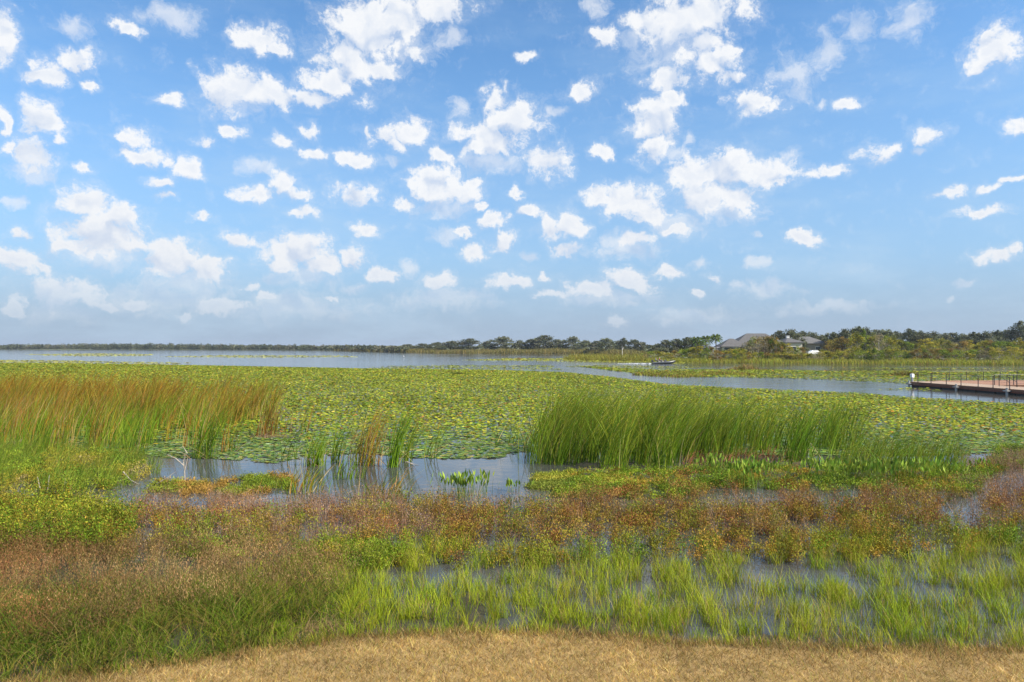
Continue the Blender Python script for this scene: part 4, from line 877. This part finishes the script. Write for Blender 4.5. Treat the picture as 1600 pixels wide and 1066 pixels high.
hs = house(1185, 232, 'large house with wide grey hipped roof and cream end wall behind the willows',
      [(-12.3, -4, -1, 6, 2.9, 5.5), (-7.2, 9.6, 0.5, 11, 3.5, 7.3), (8.4, 13.6, -2, 9, 4.3, 5.9)],
      [(-10, -1.06, 1.4, 3.2, 2.2), (-6, -1.06, 1.4, 2.4, 2.2), (-1.5, .44, 1.8, 2.4, 1.8), (2, .44, 1.8, 2.4, 1.8), (6, .44, 1.8, 1.6, 1.6), (10.8, -2.06, 2.0, 1.6, 1.6)], (11.0, 3.5, 5.3))
m = MB()
for xx in (-16.4, -15.0, -13.6): tube(m, [(xx, -.5, -.6), (xx, -.5, 2.5)], [.14, .14], (.55, .52, .58), 8)
box(m, (-15, 1.8, 2.62), (4.2, 5.4, .25), (.50, .48, .54)); m.build('porch', WALL, hs)
house(1264, 246, 'smaller house with grey hipped roof right of the chimney', [(-6.0, 6.4, 0, 10, 4.0, 6.4)], [(-3, -.06, 2, 1.5, 1.5), (3, -.06, 2, 1.5, 1.5)], None, R(-8), rc=(.12, .115, .11), wc=(.26, .22, .16))
# white vehicle between the houses and the shore
def car(px, d, label):
    X, Y = at(px, d); r = empty('parked_car', (X, Y, 1.62), R(6)); tag(r, label, 'car'); paint = solid('car_paint', (.78, .78, .76), .25, var=.03)
    prof = [(-2.3, .35), (-2.35, .75), (-2.2, .98), (-1.5, 1.05), (-.8, 1.5), (.7, 1.52), (1.35, 1.08), (2.2, .92), (2.35, .7), (2.3, .35)]
    mb = MB(); n = len(prof); v = [(a, s*(.88 if z < 1.1 else .68), z) for s in (-1, 1) for a, z in prof]
    mb.add(v, [(k, (k+1) % n, n+(k+1) % n, n+k) for k in range(n)], (.8, .8, .8)); mb.add(v, [tuple(range(n)), tuple(n+k for k in range(n))][0:1], (.8, .8, .8)); mb.add(v, [tuple(n+k for k in reversed(range(n)))], (.8, .8, .8))
    b = mb.build('body', paint, r)
    g = MB(); 
    for s in (-1, 1):
        g.add([(-1.15, s*.84, 1.1), (-.7, s*.735, 1.42), (.6, s*.735, 1.43), (1.05, s*.84, 1.1)], [(0, 1, 2, 3)], (0, 0, 0))
    g.build('side_window', GLASS, r)
    for a in (-1.45, 1.45):
        for s in (-1, 1):
            w = MB(); tube(w, [(a, s*.92, .34), (a, s*.70, .34)], [.34, .34], (.03, .03, .03), 16); wo_ = w.build('wheel', solid('tyre_rubber', (.03, .03, .03), .8), r)
            q = MB(); tube(q, [(a, s*.93, .34), (a, s*.925, .34)], [.2, .2], (.5, .5, .5), 12); q.build('rim', solid('rim_metal', (.5, .5, .5), .3, .8), wo_)
car(1272, 219, 'white parked car seen through the willows below the second house')

# ------------------------------------------------------------------ floating dock
def dock():
    r = empty('floating_dock', (0, 0, 0)); tag(r, 'reddish-brown floating dock with thin black railings on the right', 'dock')
    deckm = solid('deck_boards', None, .85, nscale=3, var=.3, bump=.3, stretch=(1, 8, 1)); blk = solid('black_metal', None, .5, var=.1); flo = solid('float_plastic', None, .6, var=.2)
    A = np.array([43.6, 77.2]); B = np.array([46.6, 51.5]); u = (B-A)/np.linalg.norm(B-A); s = np.array([-u[1], u[0]]); s = s if s[0] > 0 else -s
    rz = math.atan2(u[1], u[0]); L_ = np.linalg.norm(B-A); W = 3.6; top = .52
    def q(a, b): p = A+u*a+s*b; return p[0], p[1]
    # planks across the walkway
    mb = MB(); k = 0.0
    while k < L_:
        c = np.array((.34, .24, .165))*random.uniform(.8, 1.2); x, y = q(k+.07, W/2); box(mb, (x, y, top-.02), (.135, W, .04), c, rz); k += .147
    mb.build('walkway_deck', deckm, r)
    mb = MB(); k = 0.0
    while k < 9.0:
        c = np.array((.27, .135, .075))*random.uniform(.8, 1.2); x, y = q(-1.2+k+.07-.4, W+.03+5.4); box(mb, (x, y, top-.02), (.135, 10.8, .04), c, rz); k += .147
    mb.build('platform_deck', deckm, r)
    # fascia boards and floats
    mb = MB()
    x, y = q(L_/2, -.03); box(mb, (x, y, top-.13), (L_, .05, .20), (.20, .09, .05), rz); x, y = q(L_/2, -.06); box(mb, (x, y, top-.30), (L_, .04, .11), (.20, .07, .04), rz)
    x, y = q(-.03, W/2); box(mb, (x, y, top-.14), (.05, W, .22), (.20, .09, .05), rz)
    x, y = q(7.45, W+5.4); box(mb, (x, y, top-.14), (.05, 10.8, .22), (.20, .09, .05), rz); x, y = q(-1.66, W+5.4); box(mb, (x, y, top-.14), (.05, 10.8, .22), (.20, .09, .05), rz)
    mb.build('fascia', deckm, r)
    mb = MB(); k = .2
    while k < L_-2: x, y = q(k+1.1, W/2); box(mb, (x, y, .05), (2.15, W-.1, .34), (.015, .015, .015), rz, bev=.04); k += 2.3
    x, y = q(2.9, W+5.4); box(mb, (x, y, .05), (8.6, 10.4, .34), (.015, .015, .015), rz, bev=.04); mb.build('float', flo, r)
    def post(a, b, hgt=1.04):
        m_ = MB(); x, y = q(a, b); tube(m_, [(x, y, top-.05), (x, y, top+hgt)], [.034, .034], (.02, .02, .025), 6); box(m_, (x, y, top+.01), (.13, .13, .02), (.02, .02, .02), rz); m_.build('railing_post', blk, r)
    def rail(pts, name='rail'):
        m_ = MB()
        for z in (1.04, .55):
            tube(m_, [(*q(a, b), top+z) for a, b in pts], [.018 if z > 1 else .008]*len(pts), (.03, .03, .035), 6)
        m_.build(name, blk, r)
    front = [1.2, 3.2, 5.4, 7.4, 9.6, 11.4, 13.3, 15.3, 17.3, 19.5]; inner = [8.2, 10.3, 12.4, 14.5, 16.6]
    for a in front: post(a, .08)
    rail([(front[0], .08), (front[-1], .08)])
    for a in inner: post(a, W-.08)
    rail([(inner[0], W-.08), (inner[-1], W-.08)])
    pf = [W+.2+k*2.1 for k in range(6)]
    for b in pf: post(7.3, b, 1.0); post(-1.5, b, 1.0)
    rail([(7.3, pf[0]), (7.3, pf[-1])]); rail([(-1.5, pf[0]), (-1.5, pf[-1])])
    for a in (1.0, 3.2, 5.3): post(a, pf[-1]+.1, 1.0)
    # sloping hand rails of the step and a coiled rope
    for (a, b) in ((9.6, W-.5), (9.6, W-1.3)):
        m_ = MB(); x0, y0 = q(a, b); x1, y1 = q(a+1.2, b); tube(m_, [(x0, y0, top), (x0, y0, top+1.0), (x1, y1, top+.45), (x1, y1, top)], [.025]*4, (.02, .02, .02), 6); m_.build('step_handrail', blk, r)
    # pile guides
    for a in (.25, 7.2, 13.4):
        m_ = MB(); x, y = q(a, -.28); tube(m_, [(x, y, -.4), (x, y, .62)], [.11, .11], (.42, .40, .37), 10); box(m_, (x, y, .34), (.5, .42, .10), (.33, .32, .30), rz); m_.build('pile_guide', solid('galvanised_steel', None, .5, .3), r)
    # small light post with a white head at the outer end
    x, y = q(.12, .2); e = empty('dock_light', (x, y, top)); tag(e, 'white box light on a grey post at the outer dock end', 'light')
    m_ = MB(); tube(m_, [(0, 0, 0), (0, 0, .42)], [.12, .10], (.30, .31, .32), 10); m_.build('post', blk, e)
    m_ = MB(); box(m_, (0, 0, .66), (.30, .30, .40), (.85, .85, .83), .3, .8, .05); m_.build('lamp_head', solid('white_plastic', (.82, .82, .80), .4, var=.03), e)
dock()
# ------------------------------------------------------------------ boat, people, birds
def skin(name, pts, edges, rad, mat, parent=None, sub=1):
    me = bpy.data.meshes.new(name); me.from_pydata(pts, edges, []); o = bpy.data.objects.new(name, me); C.objects.link(o)
    m_ = o.modifiers.new('s', 'SKIN'); 
    for i, r_ in enumerate(rad): me.skin_vertices[0].data[i].radius = (r_, r_) if not isinstance(r_, tuple) else r_
    me.skin_vertices[0].data[0].use_root = True
    o.modifiers.new('u', 'SUBSURF').levels = sub; o.modifiers['u'].render_levels = sub
    bpy.context.view_layer.update(); dg = bpy.context.evaluated_depsgraph_get(); m2 = bpy.data.meshes.new_from_object(o.evaluated_get(dg)); m2.name = name
    bpy.data.objects.remove(o); m2.materials.clear(); m2.materials.append(mat)
    m2.polygons.foreach_set('use_smooth', [True]*len(m2.polygons)); n = bpy.data.objects.new(name, m2); C.objects.link(n)
    if parent: n.parent = parent
    return n
def seated(loc, rz, shirt, trousers, hat, label):
    r = empty('person', loc, rz); tag(r, label, 'person', 'people in the fishing boat')
    sk = solid('skin', (.45, .27, .19), .6, var=.05)
    P = [(0, 0, .08), (0, 0, .3), (.02, 0, .52), (.03, 0, .62), (.06, 0, .78),
         (.1, .11, .08), (.45, .14, .10), (.46, .14, -.34), (.6, .14, -.38), (.1, -.11, .08), (.45, -.14, .10), (.46, -.14, -.34), (.6, -.14, -.38),
         (.02, .2, .5), (.10, .26, .26), (.34, .18, .22), (.43, .16, .22), (.02, -.2, .5), (.10, -.26, .26), (.34, -.18, .22), (.43, -.16, .22)]
    E = [(0, 1), (1, 2), (2, 3), (3, 4), (0, 5), (5, 6), (6, 7), (7, 8), (0, 9), (9, 10), (10, 11), (11, 12), (2, 13), (13, 14), (14, 15), (15, 16), (2, 17), (17, 18), (18, 19), (19, 20)]
    Rr = [.14, .14, .15, .06, .11, .1, .075, .05, .04, .1, .075, .05, .04, .06, .045, .035, .04, .06, .045, .035, .04]
    skin('body', P, E, Rr, sk, r, 2)
    skin('shirt', [P[0], P[1], P[2], P[13], P[14], P[17], P[18]], [(0, 1), (1, 2), (2, 3), (3, 4), (2, 5), (5, 6)], [.155, .158, .165, .078, .062, .078, .062], solid('shirt_cloth', shirt, .9), r, 2)
    skin('trousers', [P[0], P[5], P[6], P[7], P[9], P[10], P[11]], [(0, 1), (1, 2), (2, 3), (0, 4), (4, 5), (5, 6)], [.15, .112, .09, .065, .112, .09, .065], solid('trouser_cloth', trousers, .9), r, 2)
    mb = MB(); tube(mb, [(.06, 0, .83), (.06, 0, .90), (.05, 0, .93)], [.125, .11, .04], hat, 12); box(mb, (.19, 0, .845), (.14, .15, .015), hat); mb.build('cap', solid('cap_cloth', None, .9), r)
def boat():
    X, Y = at(1037.5, 176.5); r = empty('fishing_boat', (X, Y, .0), R(4)); r.rotation_euler = (0, R(-2.5), R(4)); tag(r, 'low dark fishing boat with raised bow running right across the channel', 'boat')
    hm = solid('hull_paint', None, .35, var=.08); n = 15; v = []; xs = np.linspace(-2.8, 2.9, n)
    for x in xs:
        t = (x+2.8)/5.7; w = 1.05*(1-max(0, t-.45)**2.2*3.0); w = max(w, .05); k = max(0, t-.6); zk = -.18+k*k*2.6; zt = .48+k*.45
        v += [(x, -w, zt), (x, -w*.86, zk+.22), (x, 0, zk), (x, w*.86, zk+.22), (x, w, zt), (x, w*.88, zt+.02), (x, w*.8, zt-.12), (x, -w*.8, zt-.12), (x, -w*.88, zt+.02)]
    m_ = 9; f = [(i*m_+k, (i+1)*m_+k, (i+1)*m_+(k+1) % m_, i*m_+(k+1) % m_) for i in range(n-1) for k in range(m_)]
    col = np.array([(.05, .055, .06) if k in (0, 1, 2, 3, 4) else (.13, .13, .13) for _ in xs for k in range(m_)])
    mb = MB(); mb.add(v, f, col); mb.add(v[:m_], [tuple(range(m_))], (.05, .055, .06)); mb.build('hull', hm, r, True)
    mb = MB(); 
    for x in (-1.2, -.3): box(mb, (x, 0, .52), (.42, .5, .36), (.35, .33, .30), bev=.04); box(mb, (x-.2, 0, .85), (.09, .48, .42), (.35, .33, .30), bev=.02)
    mb.build('seat', hm, r)
    mb = MB(); box(mb, (.45, .35, .66), (.4, .55, .55), (.10, .10, .11), 0, .75, .04); mb.build('console', hm, r)
    mb = MB(); box(mb, (-2.95, 0, .82), (.5, .36, .5), (.03, .03, .035), 0, .8, .08); tube(mb, [(-2.98, 0, .6), (-3.0, 0, -.25)], [.11, .08], (.04, .04, .04), 8); box(mb, (-3.05, 0, -.1), (.4, .05, .3), (.04, .04, .04)); mb.build('outboard_motor', hm, r)
    mb = MB(); tube(mb, [(2.2, .2, .75), (1.3, .25, .98)], [.035, .035], (.04, .04, .04), 6); box(mb, (2.3, .2, .85), (.28, .16, .2), (.05, .05, .05), bev=.03); mb.build('trolling_motor', hm, r)
    c, s = math.cos(R(4)), math.sin(R(4))
    seated((X-1.2*c, Y-1.2*s, .72), R(4), (.50, .10, .05), (.05, .06, .09), (.6, .55, .5), 'seated person in a red shirt near the middle of the boat')
    seated((X-2.15*c, Y-2.15*s, .72), R(4), (.35, .36, .38), (.04, .05, .04), (.06, .08, .05), 'seated person in grey beside the outboard motor')
    mb = MB(); g = RNG; n = 1100; t = g.random(n)**.8; x = X-3.2-t*8.5; y = Y-.2+g.normal(0, .3+1.1*t, n); rr = g.uniform(.05, .14, n)*(1.2-t)
    pads(mb, x, y, np.full(n, .02)+g.random(n)*.10*(1-t), rr, g.random(n)*.5, g.uniform(0, 6.28, n), np.tile([.8, .82, .84], (n, 1)), n=6)
    tag(mb.build('boat_wake', solid('foam', None, .6, var=.05)), 'white foamy wake trailing left behind the fishing boat', 'wake', kind='stuff')
boat()
def egret(px, py, label, col=(.85, .85, .83)):
    X, Y = G(px, py); r = empty('egret', (X, Y, 0), 2.6); tag(r, label, 'bird'); w = solid('feathers', col, .8, var=.04)
    skin('body', [(0, 0, .42), (.14, 0, .46), (.24, 0, .55), (.24, 0, .7), (.17, 0, .8), (.22, 0, .9), (.28, 0, .91), (-.14, 0, .38), (-.3, 0, .32)], [(0, 1), (1, 2), (2, 3), (3, 4), (4, 5), (5, 6), (0, 7), (7, 8)], [.11, .1, .04, .03, .028, .035, .03, .09, .03], w, r, 1)
    mb = MB(); tube(mb, [(.30, 0, .91), (.43, 0, .89)], [.016, .004], (.6, .4, .05), 5); mb.build('bill', solid('bill_horn', None, .5), r)
    for s in (-1, 1): mb = MB(); tube(mb, [(0, s*.05, .38), (-.03, s*.05, .18), (0, s*.05, -.15)], [.012, .01, .01], (.03, .03, .03), 5); mb.build('leg', solid('leg_skin', None, .6), r)
egret(631, 558.8, 'white wading bird far out on the open water')

# ------------------------------------------------------------------ air
def haze():
    mb = MB(); box(mb, (0, 0, 8.0), (14400, 14400, 20.0), (1, 1, 1))
    m, nt = nmat('haze_air'); v = nt.nodes.new('ShaderNodeVolumePrincipled'); v.inputs['Color'].default_value = (.78, .86, 1, 1)
    v.inputs['Density'].default_value = HAZE; v.inputs['Anisotropy'].default_value = .3
    o = nt.nodes.new('ShaderNodeOutputMaterial'); nt.links.new(v.outputs[0], o.inputs['Volume'])
    tag(mb.build('haze', m), kind='stuff')
HAZE = .00013
haze()
